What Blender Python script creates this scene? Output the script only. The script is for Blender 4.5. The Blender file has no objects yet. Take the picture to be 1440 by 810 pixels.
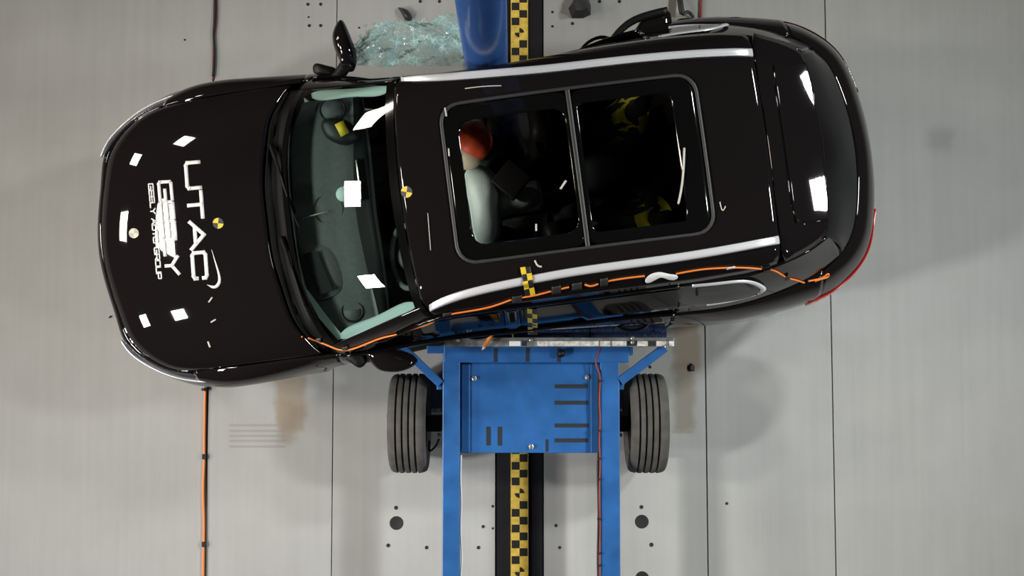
import bpy, bmesh, math, random
import numpy as np
from mathutils import Vector, Matrix
from mathutils.bvhtree import BVHTree

random.seed(7)
RNG = np.random.default_rng(7)
SC = bpy.context.scene
COL = SC.collection
PI = math.pi

# ------------------------------------------------------------------ camera
F_PX, TILT, CAM_Z = 1700.0, math.radians(3.2), 8.12
CAM = np.array([0.0, -CAM_Z * math.tan(TILT), CAM_Z])
cam = bpy.data.objects.new('camera', bpy.data.cameras.new('camera'))
COL.objects.link(cam)
cam.location = CAM
cam.rotation_euler = (TILT, 0, 0)
cam.data.sensor_width = 36.0
cam.data.lens = 36.0 * F_PX / 1440.0
cam.data.clip_end = 60
SC.camera = cam

# ------------------------------------------------------------------ world, lights, exposure
world = bpy.data.worlds.new('hall'); SC.world = world
world.use_nodes = True
world.node_tree.nodes['Background'].inputs[0].default_value = (0.55, 0.6, 0.65, 1)
world.node_tree.nodes['Background'].inputs[1].default_value = 0.02
SC.view_settings.view_transform = 'Standard'
SC.view_settings.look = 'None'
SC.view_settings.gamma = 1.0
SC.view_settings.use_curve_mapping = False
SC.view_settings.exposure = 0.0


def area(name, loc, size, power, color, aim=None):
    d = bpy.data.lights.new(name, 'AREA')
    d.shape = 'RECTANGLE'; d.size, d.size_y = size
    d.energy = power; d.color = color
    o = bpy.data.objects.new(name, d); COL.objects.link(o)
    o.location = loc
    if aim is not None:
        o.rotation_euler = (Vector(aim) - Vector(loc)).to_track_quat('-Z', 'Y').to_euler()
    return o


WARM, COOL, NEUT = (1.0, 0.90, 0.76), (0.95, 1.0, 0.98), (1.0, 1.0, 0.99)
LAMPS = [  # (location, size, power, colour): rows of square flood lamps under the hall's ceiling
    ((-8.7, -2.9, 7.6), 0.85, 310, NEUT), ((-8.7, 0.8, 7.6), 0.95, 150, WARM), ((-8.9, 5.7, 7.6), 0.85, 100, WARM),
    ((-16.3, -5.1, 7.6), 1.5, 330, NEUT), ((-16.3, 1.3, 7.6), 1.5, 270, WARM), ((-16.3, 6.3, 7.6), 1.5, 160, WARM),
    ((8.7, -4.6, 7.6), 0.85, 100, COOL), ((8.5, 1.2, 7.6), 0.95, 235, COOL), ((8.9, 5.0, 7.6), 0.95, 300, COOL),
]
POWER = 0.182
for i, (lc, sz, pw, cl) in enumerate(LAMPS):
    lo = area('flood_lamp', lc, (sz, sz), pw * POWER, cl, (0.1, -0.9, 0.0))
    lo.data.spread = math.radians(52)

# ------------------------------------------------------------------ helpers


def P(px, py, z):
    """point of the hall at height z seen at photo pixel (px, py)"""
    ct, st = math.cos(TILT), math.sin(TILT)
    x, y = (px - 720) / F_PX, -(py - 405) / F_PX
    d = np.array([x, y * ct + st, y * st - ct])
    return CAM + (z - CAM[2]) / d[2] * d


def ray(px, py):
    d = P(px, py, 0) - CAM
    return d / np.linalg.norm(d)


def spline(ctrl, n, s=None):
    """natural cubic spline through ctrl (m x d), n samples, chord-length parameter"""
    c = np.asarray(ctrl, float)
    m = len(c)
    if s is None:
        s = np.concatenate([[0], np.cumsum(np.linalg.norm(np.diff(c, axis=0), axis=1) ** 0.7 + 1e-6)])
    s = s / s[-1]
    t = np.linspace(0, 1, n)
    if m == 2:
        return c[0] + t[:, None] * (c[1] - c[0])
    h = np.diff(s)
    A = np.zeros((m, m)); B = np.zeros((m, c.shape[1]))
    A[0, 0] = A[-1, -1] = 1
    for i in range(1, m - 1):
        A[i, i - 1], A[i, i], A[i, i + 1] = h[i - 1], 2 * (h[i - 1] + h[i]), h[i]
        B[i] = 6 * ((c[i + 1] - c[i]) / h[i] - (c[i] - c[i - 1]) / h[i - 1])
    M = np.linalg.solve(A, B)
    k = np.clip(np.searchsorted(s, t, side='right') - 1, 0, m - 2)
    a = (s[k + 1] - t)[:, None]; b = (t - s[k])[:, None]; hk = h[k][:, None]
    return (M[k] * a ** 3 + M[k + 1] * b ** 3) / (6 * hk) + (c[k] / hk - M[k] * hk / 6) * a + (c[k + 1] / hk - M[k + 1] * hk / 6) * b


def table(xs, ys):
    xs = np.array(xs, float); ys = np.array(ys, float)
    dense_s = (xs - xs[0]) / (xs[-1] - xs[0])
    d = spline(ys[:, None], 400, dense_s)[:, 0]
    gx = np.linspace(xs[0], xs[-1], 400)
    return lambda u: float(np.interp(u, gx, d))


def loft(rows, nu, nv):
    """grid of nu x nv points through rows of control points"""
    rows = np.asarray(rows, float)
    seg = np.linalg.norm(np.diff(rows, axis=1), axis=2).mean(0) ** 0.8 + 1e-6
    s = np.concatenate([[0], np.cumsum(seg)])
    R = np.array([spline(r, nv, s) for r in rows])
    if len(rows) == 1:
        return R
    seg = np.linalg.norm(np.diff(R, axis=0), axis=2).mean(1) ** 0.8 + 1e-6
    s = np.concatenate([[0], np.cumsum(seg)])
    return np.stack([spline(R[:, j], nu, s) for j in range(nv)], axis=1)


class MB:
    def __init__(self):
        self.v = []; self.f = []

    def add(self, vs, fs):
        o = len(self.v)
        self.v += [tuple(map(float, p)) for p in vs]
        self.f += [tuple(i + o for i in f) for f in fs]
        return self

    def grid(self, G, flip=False):
        a, b = G.shape[:2]
        fs = []
        for i in range(a - 1):
            for j in range(b - 1):
                q = (i * b + j, i * b + j + 1, (i + 1) * b + j + 1, (i + 1) * b + j)
                fs.append(q[::-1] if flip else q)
        return self.add(G.reshape(-1, 3), fs)

    def box(self, c, s, rz=0.0, ry=0.0, rx=0.0):
        m = Matrix.Rotation(rz, 3, 'Z') @ Matrix.Rotation(ry, 3, 'Y') @ Matrix.Rotation(rx, 3, 'X')
        vs = []
        for x in (-.5, .5):
            for y in (-.5, .5):
                for z in (-.5, .5):
                    vs.append(Vector(c) + m @ Vector((x * s[0], y * s[1], z * s[2])))
        return self.add(vs, [(0, 1, 3, 2), (4, 6, 7, 5), (0, 4, 5, 1), (2, 3, 7, 6), (0, 2, 6, 4), (1, 5, 7, 3)])

    def prism(self, poly, z0, z1):
        """polygon (x, y) counter-clockwise or not, from z0 up to z1 (numbers or lists)"""
        n = len(poly)
        a = sum(poly[i][0] * poly[(i + 1) % n][1] - poly[(i + 1) % n][0] * poly[i][1] for i in range(n))
        if a < 0:
            poly = poly[::-1]
        vs = [(p[0], p[1], z0) for p in poly] + [(p[0], p[1], z1) for p in poly]
        fs = [tuple(range(n))[::-1], tuple(range(n, 2 * n))]
        for i in range(n):
            j = (i + 1) % n
            fs.append((i, j, n + j, n + i))
        return self.add(vs, fs)

    def tube(self, pts, r, n=8, caps=True):
        pts = [Vector(p) for p in pts]
        rr = r if hasattr(r, '__len__') else [r] * len(pts)
        vs = []; up = Vector((0, 0, 1)); prev = None
        for i, p in enumerate(pts):
            t = (pts[min(i + 1, len(pts) - 1)] - pts[max(i - 1, 0)]).normalized()
            if prev is None:
                a = t.cross(up)
                if a.length < 1e-4:
                    a = t.cross(Vector((1, 0, 0)))
                a.normalize()
            else:
                a = (prev - t * prev.dot(t)).normalized()
            prev = a
            b = t.cross(a)
            for k in range(n):
                q = 2 * PI * k / n
                vs.append(p + (a * math.cos(q) + b * math.sin(q)) * rr[i])
        fs = []
        for i in range(len(pts) - 1):
            for k in range(n):
                k2 = (k + 1) % n
                fs.append((i * n + k, (i + 1) * n + k, (i + 1) * n + k2, i * n + k2))
        if caps:
            fs.append(tuple(range(n))); m = (len(pts) - 1) * n
            fs.append(tuple(m + k for k in range(n))[::-1])
        return self.add(vs, fs)

    def lathe(self, prof, c, axis='Z', n=32, closed=False):
        """prof: list of (radius, offset along axis)"""
        vs = []
        for r, h in prof:
            for k in range(n):
                q = 2 * PI * k / n
                x, y = r * math.cos(q), r * math.sin(q)
                p = {'Z': (x, y, h), 'X': (h, x, y), 'Y': (y, h, x)}[axis]
                vs.append((c[0] + p[0], c[1] + p[1], c[2] + p[2]))
        fs = []; m = len(prof)
        for i in range(m if closed else m - 1):
            i2 = (i + 1) % m
            for k in range(n):
                k2 = (k + 1) % n
                fs.append((i * n + k, i * n + k2, i2 * n + k2, i2 * n + k))
        if not closed:
            if prof[0][0] > 1e-5: fs.append(tuple(range(n))[::-1])
            if prof[-1][0] > 1e-5: fs.append(tuple((m - 1) * n + k for k in range(n)))
        return self.add(vs, fs)

    def pillow(self, outline, z, up, down=None, rings=7, power=0.5, n=40):
        """closed soft solid: spline outline (x, y[, z]) domed up and down"""
        o = np.array([list(p) + [z] if len(p) == 2 else list(p) for p in outline], float)
        o = np.vstack([o[-2:], o, o[:3]])
        d = spline(o, 600)
        seg = np.linalg.norm(np.diff(o, axis=0), axis=1) ** 0.7 + 1e-6
        s = np.concatenate([[0], np.cumsum(seg)]); s /= s[-1]
        k0, k1 = int(s[2] * 599), int(s[len(o) - 3] * 599)
        L = d[np.linspace(k0, k1, n + 1).astype(int)[:-1]]
        ctr = L.mean(0)
        down = up if down is None else down
        for sign, hgt in ((1, up), (-1, down)):
            vs = []; fs = []
            for r in range(rings):
                t = r / rings
                q = L + (ctr - L) * t
                q = q.copy(); q[:, 2] += sign * hgt * (1 - (1 - t) ** 2) ** power
                vs += list(q)
            vs.append(ctr + np.array([0, 0, sign * hgt]))
            for r in range(rings - 1):
                for k in range(n):
                    k2 = (k + 1) % n
                    f = (r * n + k, r * n + k2, (r + 1) * n + k2, (r + 1) * n + k)
                    fs.append(f if sign > 0 else f[::-1])
            for k in range(n):
                f = ((rings - 1) * n + k, (rings - 1) * n + (k + 1) % n, rings * n)
                fs.append(f if sign > 0 else f[::-1])
            self.add(vs, fs)
        return self

    def build(self, name, mat, parent=None, smooth=True, bevel=0.0, weld=False, solid=0.0, sub=0, sharp=None):
        me = bpy.data.meshes.new(name)
        me.from_pydata(self.v, [], self.f)
        if weld:
            bm = bmesh.new(); bm.from_mesh(me)
            bmesh.ops.remove_doubles(bm, verts=bm.verts, dist=1e-4)
            bmesh.ops.recalc_face_normals(bm, faces=bm.faces)
            bm.to_mesh(me); bm.free()
        me.materials.append(mat)
        if smooth:
            me.polygons.foreach_set('use_smooth', [True] * len(me.polygons))
            if sharp is not None:
                me.set_sharp_from_angle(angle=math.radians(sharp))
        o = bpy.data.objects.new(name, me); COL.objects.link(o)
        if parent is not None: o.parent = parent
        if solid:
            m = o.modifiers.new('solid', 'SOLIDIFY'); m.thickness = solid; m.offset = -1
        if bevel:
            m = o.modifiers.new('bevel', 'BEVEL'); m.width = bevel; m.segments = 2; m.limit_method = 'ANGLE'
            m.harden_normals = False
        if sub:
            m = o.modifiers.new('sub', 'SUBSURF'); m.levels = m.render_levels = sub
        return o


def tag(o, label=None, cat=None, group=None, kind=None):
    if label: o['label'] = label
    if cat: o['category'] = cat
    if group: o['group'] = group
    if kind: o['kind'] = kind
    return o


def thing(name, label, cat, loc=(0, 0, 0), rz=0.0, group=None):
    o = bpy.data.objects.new(name, None); COL.objects.link(o)
    o.location = loc; o.rotation_euler = (0, 0, rz); o.empty_display_size = 0.1
    return tag(o, label, cat, group)


# ------------------------------------------------------------------ materials


def mat(name, col, rough=0.5, metal=0.0, spec=0.5, coat=0.0, noise=None, bump=None, emit=None):
    m = bpy.data.materials.new(name); m.use_nodes = True
    nt = m.node_tree; b = nt.nodes['Principled BSDF']
    b.inputs['Base Color'].default_value = (*col, 1)
    b.inputs['Roughness'].default_value = rough
    b.inputs['Metallic'].default_value = metal
    b.inputs['Specular IOR Level'].default_value = spec
    b.inputs['Coat Weight'].default_value = coat
    b.inputs['Coat Roughness'].default_value = 0.03
    if noise or bump:
        tc = nt.nodes.new('ShaderNodeTexCoord')
        nz = nt.nodes.new('ShaderNodeTexNoise')
        nt.links.new(tc.outputs['Object'], nz.inputs['Vector'])
        nz.inputs['Scale'].default_value = (noise or bump)[0]
        nz.inputs['Detail'].default_value = 6
        if noise:
            r = nt.nodes.new('ShaderNodeValToRGB')
            k = noise[1]
            r.color_ramp.elements[0].position = 0.3; r.color_ramp.elements[1].position = 0.7
            r.color_ramp.elements[0].color = (*[c * (1 - k) for c in col], 1)
            r.color_ramp.elements[1].color = (*[min(1, c * (1 + k)) for c in col], 1)
            nt.links.new(nz.outputs['Fac'], r.inputs['Fac'])
            nt.links.new(r.outputs['Color'], b.inputs['Base Color'])
        if bump:
            bp = nt.nodes.new('ShaderNodeBump'); bp.inputs['Strength'].default_value = bump[1]
            bp.inputs['Distance'].default_value = 0.01
            nt.links.new(nz.outputs['Fac'], bp.inputs['Height'])
            nt.links.new(bp.outputs['Normal'], b.inputs['Normal'])
    if emit:
        b.inputs['Emission Color'].default_value = (*emit[0], 1); b.inputs['Emission Strength'].default_value = emit[1]
    return m


def glass(name, tint, ior=1.5, rough=0.0):
    """thin tinted pane: tinted see-through with a fresnel reflection"""
    m = bpy.data.materials.new(name); m.use_nodes = True
    nt = m.node_tree; nt.nodes.clear()
    out = nt.nodes.new('ShaderNodeOutputMaterial')
    mix = nt.nodes.new('ShaderNodeMixShader'); tr = nt.nodes.new('ShaderNodeBsdfTransparent')
    gl = nt.nodes.new('ShaderNodeBsdfGlossy'); fr = nt.nodes.new('ShaderNodeFresnel')
    tr.inputs['Color'].default_value = (*tint, 1); gl.inputs['Roughness'].default_value = rough
    fr.inputs['IOR'].default_value = ior
    nt.links.new(fr.outputs[0], mix.inputs[0]); nt.links.new(tr.outputs[0], mix.inputs[1])
    nt.links.new(gl.outputs[0], mix.inputs[2]); nt.links.new(mix.outputs[0], out.inputs['Surface'])
    return m


M = {}
M['paint'] = mat('black_car_paint', (0.0095, 0.0075, 0.008), 0.025, spec=0.5)
M['gloss_black'] = mat('gloss_black_trim', (0.004, 0.004, 0.004), 0.06, spec=0.5)
M['black_plastic'] = mat('matt_black_plastic', (0.008, 0.0075, 0.0075), 0.45, spec=0.25, bump=(220, 0.15))
M['rubber'] = mat('black_rubber', (0.010, 0.010, 0.010), 0.7, noise=(30, 0.3))
M['tyre'] = mat('dusty_tyre_rubber', (0.075, 0.070, 0.064), 0.85, noise=(14, 0.25), bump=(90, 0.2))
M['rail'] = mat('satin_aluminium_rail', (0.80, 0.80, 0.83), 0.32, metal=0.35)
M['frame'] = mat('sunroof_seal', (0.035, 0.034, 0.035), 0.45)
M['chrome'] = mat('chrome', (0.75, 0.75, 0.77), 0.12, metal=1.0)
M['steel'] = mat('worn_steel', (0.40, 0.39, 0.38), 0.38, metal=0.6, noise=(18, 0.45))
M['bolt'] = mat('zinc_bolt', (0.55, 0.53, 0.48), 0.35, metal=0.8)
M['blue'] = mat('blue_trolley_paint', (0.022, 0.105, 0.31), 0.38, spec=0.4, noise=(7, 0.18))
M['pole'] = mat('blue_pole_paint', (0.040, 0.115, 0.36), 0.25, spec=0.5, noise=(4, 0.12))
M['honeycomb'] = mat('blue_honeycomb', (0.008, 0.030, 0.10), 0.5, bump=(60, 0.8))
M['slot'] = mat('dark_slot', (0.012, 0.014, 0.02), 0.6)
M['dash'] = mat('grey_dashboard', (0.125, 0.135, 0.135), 0.6, noise=(40, 0.1), bump=(300, 0.1))
M['dash_dark'] = mat('dark_dashboard', (0.012, 0.013, 0.014), 0.5)
M['cabin'] = mat('dark_cabin_trim', (0.012, 0.011, 0.011), 0.7)
M['seat'] = mat('dark_seat_leather', (0.012, 0.010, 0.009), 0.55, bump=(160, 0.1))
M['airbag'] = mat('pale_airbag_cloth', (0.62, 0.72, 0.70), 0.8, bump=(25, 0.3))
M['red'] = mat('orange_red_paint', (0.70, 0.075, 0.02), 0.6, noise=(30, 0.3))
M['skin'] = mat('dummy_vinyl', (0.55, 0.47, 0.36), 0.55)
M['suit'] = mat('dummy_dark_suit', (0.02, 0.02, 0.022), 0.8)
M['yellow_cloth'] = mat('yellow_dummy_cloth', (0.62, 0.56, 0.02), 0.8, bump=(60, 0.2))
M['pillar_trim'] = mat('pale_pillar_trim', (0.60, 0.72, 0.70), 0.7)
M['white'] = mat('white_print', (0.86, 0.85, 0.84), 0.45)
M['white_tape'] = mat('white_cloth_tape', (0.80, 0.78, 0.77), 0.7, bump=(60, 0.4))
M['black_tape'] = mat('black_gaffer_tape', (0.022, 0.021, 0.020), 0.6, bump=(120, 0.2))
M['yellow'] = mat('yellow_print', (0.78, 0.55, 0.03), 0.5)
M['yellow_old'] = mat('aged_yellow_print', (0.80, 0.56, 0.09), 0.55, noise=(25, 0.2))
M['black_print'] = mat('black_print', (0.02, 0.019, 0.019), 0.5)
M['orange'] = mat('orange_cord', (0.85, 0.22, 0.03), 0.5)
M['orange_chalk'] = mat('orange_stick', (0.85, 0.25, 0.03), 0.5)
M['grey_tip'] = mat('grey_tip', (0.55, 0.55, 0.55), 0.5)
M['red_cable'] = mat('red_cable', (0.26, 0.035, 0.025), 0.5)
M['tail'] = mat('red_tail_lens', (0.45, 0.02, 0.015), 0.12, coat=0.6)
M['tail_dark'] = mat('smoked_tail_lens', (0.03, 0.003, 0.003), 0.15)
M['lens'] = mat('clear_lamp_lens', (0.22, 0.22, 0.24), 0.10, metal=0.75, coat=1.0)
M['rail_bed'] = mat('black_rail_bed', (0.010, 0.010, 0.013), 0.45, noise=(10, 0.2))
M['hole'] = mat('dark_hole', (0.012, 0.010, 0.010), 0.7)
M['wall'] = mat('dark_hall_wall', (0.05, 0.05, 0.05), 0.9)
M['ceil'] = mat('black_hall_ceiling', (0.012, 0.012, 0.013), 0.9)
M['pale'] = mat('pale_fragment', (0.60, 0.57, 0.50), 0.6)
M['wind'] = glass('windscreen_glass', (0.72, 0.84, 0.81), 1.5)
M['rglass'] = glass('tinted_roof_glass', (0.86, 0.90, 0.88), 1.45)
M['rglass_dark'] = glass('dark_roof_glass', (0.68, 0.69, 0.64), 1.45)
M['sglass'] = glass('dark_side_glass', (0.10, 0.11, 0.12), 1.30, 0.07)
M['rear_glass'] = mat('dark_rear_glass', (0.004, 0.004, 0.005), 0.05, spec=0.16)
M['cowl'] = mat('black_cowl_plastic', (0.006, 0.006, 0.006), 0.6, spec=0.12)


def floor_material():
    m = bpy.data.materials.new('grey_painted_plate'); m.use_nodes = True
    nt = m.node_tree; b = nt.nodes['Principled BSDF']; N = nt.nodes.new; K = nt.links.new
    geo = N('ShaderNodeNewGeometry')
    sep = N('ShaderNodeSeparateXYZ'); K(geo.outputs['Position'], sep.inputs[0])
    n1 = N('ShaderNodeTexNoise'); n1.inputs['Scale'].default_value = 1.3; n1.inputs['Detail'].default_value = 8
    n1.inputs['Roughness'].default_value = 0.65
    K(geo.outputs['Position'], n1.inputs['Vector'])
    r = N('ShaderNodeValToRGB'); r.color_ramp.elements[0].position = 0.3; r.color_ramp.elements[1].position = 0.72
    r.color_ramp.elements[0].color = (0.400, 0.396, 0.383, 1); r.color_ramp.elements[1].color = (0.458, 0.454, 0.441, 1)
    K(n1.outputs['Fac'], r.inputs['Fac'])
    # brushed streaks along the plates
    mp = N('ShaderNodeMapping'); mp.inputs['Scale'].default_value = (22, 0.7, 1); K(geo.outputs['Position'], mp.inputs['Vector'])
    n2 = N('ShaderNodeTexNoise'); n2.inputs['Scale'].default_value = 1.0; n2.inputs['Detail'].default_value = 4
    K(mp.outputs[0], n2.inputs['Vector'])
    mx = N('ShaderNodeMix'); mx.data_type = 'RGBA'; mx.blend_type = 'MULTIPLY'; mx.inputs['Factor'].default_value = 0.16
    K(r.outputs['Color'], mx.inputs['A']); K(n2.outputs['Fac'], mx.inputs['B'])
    col = mx.outputs['Result']

    def edge(src, lo, hi, soft):
        a = N('ShaderNodeMapRange'); a.interpolation_type = 'SMOOTHSTEP'
        a.inputs['From Min'].default_value = lo - soft; a.inputs['From Max'].default_value = lo + soft
        K(src, a.inputs['Value'])
        c = N('ShaderNodeMapRange'); c.interpolation_type = 'SMOOTHSTEP'
        c.inputs['From Min'].default_value = hi - soft; c.inputs['From Max'].default_value = hi + soft
        c.inputs['To Min'].default_value = 1; c.inputs['To Max'].default_value = 0
        K(src, c.inputs['Value'])
        t = N('ShaderNodeMath'); t.operation = 'MULTIPLY'; K(a.outputs[0], t.inputs[0]); K(c.outputs[0], t.inputs[1])
        return t.outputs[0]
    # wobble the position a little so the stains have ragged edges
    n3 = N('ShaderNodeTexNoise'); n3.inputs['Scale'].default_value = 9; n3.inputs['Detail'].default_value = 5
    K(geo.outputs['Position'], n3.inputs['Vector'])
    off = N('ShaderNodeMath'); off.operation = 'MULTIPLY_ADD'; off.inputs[1].default_value = 0.09; off.inputs[2].default_value = -0.045
    K(n3.outputs['Fac'], off.inputs[0])
    sx = N('ShaderNodeMath'); K(sep.outputs['X'], sx.inputs[0]); K(off.outputs[0], sx.inputs[1])
    sy = N('ShaderNodeMath'); K(sep.outputs['Y'], sy.inputs[0]); K(off.outputs[0], sy.inputs[1])

    def stain_or_shade(col, x0, y0, x1, y1, rgb, k, soft, wob=True):
        a, c = P(x0, y1, 0), P(x1, y0, 0)
        ex = edge(sx.outputs[0] if wob else sep.outputs['X'], a[0], c[0], soft)
        ey = edge(sy.outputs[0] if wob else sep.outputs['Y'], a[1], c[1], soft if not isinstance(soft, tuple) else soft[1])
        t = N('ShaderNodeMath'); t.operation = 'MULTIPLY'; K(ex, t.inputs[0]); K(ey, t.inputs[1])
        t2 = N('ShaderNodeMath'); t2.operation = 'MULTIPLY'; K(t.outputs[0], t2.inputs[0]); t2.inputs[1].default_value = k
        q = N('ShaderNodeMix'); q.data_type = 'RGBA'; K(t2.outputs[0], q.inputs['Factor']); K(col, q.inputs['A'])
        q.inputs['B'].default_value = (*rgb, 1)
        return q.outputs['Result']
    col = stain_or_shade(col, 388, 520, 430, 606, (0.30, 0.235, 0.165), 0.75, 0.03)
    col = stain_or_shade(col, 392, 560, 416, 622, (0.27, 0.22, 0.165), 0.6, 0.035)
    col = stain_or_shade(col, 948, 440, 986, 520, (0.28, 0.215, 0.15), 0.75, 0.03)
    col = stain_or_shade(col, 948, 510, 976, 606, (0.25, 0.205, 0.155), 0.7, 0.035)
    for yy in (598, 606, 613, 620, 628):
        col = stain_or_shade(col, 322, yy - 1.3, 402, yy + 1.3, (0.27, 0.25, 0.22), 0.7, 0.009, False)
    col = stain_or_shade(col, 945, 606, 975, 609, (0.25, 0.23, 0.20), 0.5, 0.009, False)
    col = stain_or_shade(col, 1306, 180, 1338, 214, (0.27, 0.27, 0.265), 0.6, 0.055)
    col = stain_or_shade(col, 784, 640, 796, 830, (0.25, 0.23, 0.21), 0.6, 0.02, False)  # shadow of the trolley beam, painted into the floor colour
    col = stain_or_shade(col, 764, 640, 786, 830, (0.33, 0.31, 0.30), 0.6, 0.015, False)  # weaker grey band between the rail and that painted shadow
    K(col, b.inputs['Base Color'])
    b.inputs['Roughness'].default_value = 0.62; b.inputs['Specular IOR Level'].default_value = 0.25
    bp = N('ShaderNodeBump'); bp.inputs['Strength'].default_value = 0.06; bp.inputs['Distance'].default_value = 0.01
    K(n1.outputs['Fac'], bp.inputs['Height']); K(bp.outputs['Normal'], b.inputs['Normal'])
    return m


def shatter_material():
    m = bpy.data.materials.new('shattered_glass'); m.use_nodes = True
    nt = m.node_tree; nt.nodes.clear(); N = nt.nodes.new; K = nt.links.new
    out = N('ShaderNodeOutputMaterial'); tc = N('ShaderNodeTexCoord')
    vo = N('ShaderNodeTexVoronoi'); vo.feature = 'DISTANCE_TO_EDGE'; vo.inputs['Scale'].default_value = 30
    K(tc.outputs['Object'], vo.inputs['Vector'])
    nz = N('ShaderNodeTexNoise'); nz.inputs['Scale'].default_value = 9; nz.inputs['Detail'].default_value = 6
    K(tc.outputs['Object'], nz.inputs['Vector'])
    cr = N('ShaderNodeMapRange'); cr.inputs['From Min'].default_value = 0.0; cr.inputs['From Max'].default_value = 0.10
    cr.inputs['To Min'].default_value = 1.0; cr.inputs['To Max'].default_value = 0.0; K(vo.outputs['Distance'], cr.inputs['Value'])
    nr = N('ShaderNodeMapRange'); nr.inputs['From Min'].default_value = 0.44; nr.inputs['From Max'].default_value = 0.68
    nr.inputs['To Min'].default_value = 0.22; nr.inputs['To Max'].default_value = 1.0; K(nz.outputs['Fac'], nr.inputs['Value'])
    mul = N('ShaderNodeMath'); mul.operation = 'MULTIPLY'; K(cr.outputs[0], mul.inputs[0]); K(nr.outputs[0], mul.inputs[1])
    add = N('ShaderNodeMath'); add.operation = 'MULTIPLY_ADD'; add.use_clamp = True
    K(nr.outputs[0], add.inputs[0]); add.inputs[1].default_value = 0.5; K(mul.outputs[0], add.inputs[2])
    tr = N('ShaderNodeBsdfTransparent'); tr.inputs['Color'].default_value = (0.93, 0.99, 0.985, 1)
    df = N('ShaderNodeBsdfPrincipled'); df.inputs['Base Color'].default_value = (0.66, 0.93, 0.92, 1); df.inputs['Roughness'].default_value = 0.25
    gl = N('ShaderNodeBsdfGlossy'); gl.inputs['Roughness'].default_value = 0.05
    fr = N('ShaderNodeFresnel'); fr.inputs['IOR'].default_value = 1.22
    tl = N('ShaderNodeBsdfTranslucent'); tl.inputs['Color'].default_value = (0.66, 0.93, 0.92, 1)
    m0 = N('ShaderNodeMixShader'); m0.inputs[0].default_value = 0.4; K(df.outputs[0], m0.inputs[1]); K(tl.outputs[0], m0.inputs[2])
    m1 = N('ShaderNodeMixShader'); K(add.outputs[0], m1.inputs[0]); K(tr.outputs[0], m1.inputs[1]); K(m0.outputs[0], m1.inputs[2])
    m2 = N('ShaderNodeMixShader'); K(fr.outputs[0], m2.inputs[0]); K(m1.outputs[0], m2.inputs[1]); K(gl.outputs[0], m2.inputs[2])
    bp = N('ShaderNodeBump'); bp.inputs['Strength'].default_value = 0.25; bp.inputs['Distance'].default_value = 0.003
    K(vo.outputs['Distance'], bp.inputs['Height'])
    K(bp.outputs[0], gl.inputs['Normal']); K(bp.outputs[0], df.inputs['Normal'])
    K(m2.outputs[0], out.inputs['Surface'])
    return m


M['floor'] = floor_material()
M['shatter'] = shatter_material()

# ------------------------------------------------------------------ hall: floor plates, rail, walls, ceiling
HX, HYF, HYB, HZ = 18.0, 11.0, -11.0, 9.6
mb = MB(); mb.box((0, 0, -0.09), (2 * HX, HYF - HYB, 0.10))
floor = tag(mb.build('floor', M['hole'], smooth=False), kind='structure')


def joint_x(top, bot, y):
    a, b = P(top, 0, 0), P(bot, 810, 0)
    return a[0] + (b[0] - a[0]) * (a[1] - y) / (a[1] - b[1])


JO = [(302, 287), (474, 466), (697.5, 696.5), (764, 764.5), (985, 996), (1160, 1176)]
GAP = [0.007, 0.003, 0.002, 0.002, 0.004, 0.004]


def plate(jl, jr):
    def edge_(j, side):
        if j is None:
            return lambda y: HX * side
        return lambda y: joint_x(*JO[j], y) - side * GAP[j]
    L, R = edge_(jl, -1), edge_(jr, 1)
    poly = [(L(HYB), HYB), (R(HYB), HYB), (R(HYF), HYF), (L(HYF), HYF)]
    mb = MB(); mb.prism(poly, -0.04, 0.0)
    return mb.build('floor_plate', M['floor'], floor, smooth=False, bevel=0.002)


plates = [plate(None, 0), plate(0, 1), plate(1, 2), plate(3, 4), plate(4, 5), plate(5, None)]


def plate_of(px, py):
    k = sum(px > t + (b - t) * py / 810 for t, b in JO)
    return plates[{0: 0, 1: 1, 2: 2, 3: 2, 4: 3, 5: 4, 6: 5}[k]]


HOLES = [(433, 6, 2), (451, 6, 2), (435, 36, 2), (451, 36, 2), (434, 24, 1.3), (505, 39, 1.3), (591, 2, 2), (618, 2, 2), (777, 17, 1.6), (777, 37, 1.6),
         (805, 33, 2), (843, 2, 2.2), (871, 2, 2.2), (546, 585, 2.2), (557, 714, 2.4), (546, 767, 2.4), (600, 770, 2.2), (679.5, 740.5, 2), (673, 770, 2.2),
         (693, 712, 1.7), (693, 743, 1.4), (782, 739, 2), (787, 770, 2), (902, 713, 2.4), (916, 766, 2.6), (914, 516, 2), (1022, 708, 1.8), (260, 56, 1.2),
         (557.5, 735.5, 8.6), (902.5, 733.5, 8.6), (903, 813, 8.6)]
for (hx, hy, hr) in HOLES:
    c = P(hx, hy, 0); r = hr / (F_PX / CAM_Z)
    mb = MB(); mb.lathe([(r * 1.12, -0.001), (r * 1.1, 0.0022), (r * 0.95, 0.0026), (r * 0.85, 0.0012), (0.0001, 0.0010)], (c[0], c[1], 0), n=20)
    mb.build('bolt_hole', M['hole'], plate_of(hx, hy))

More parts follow.
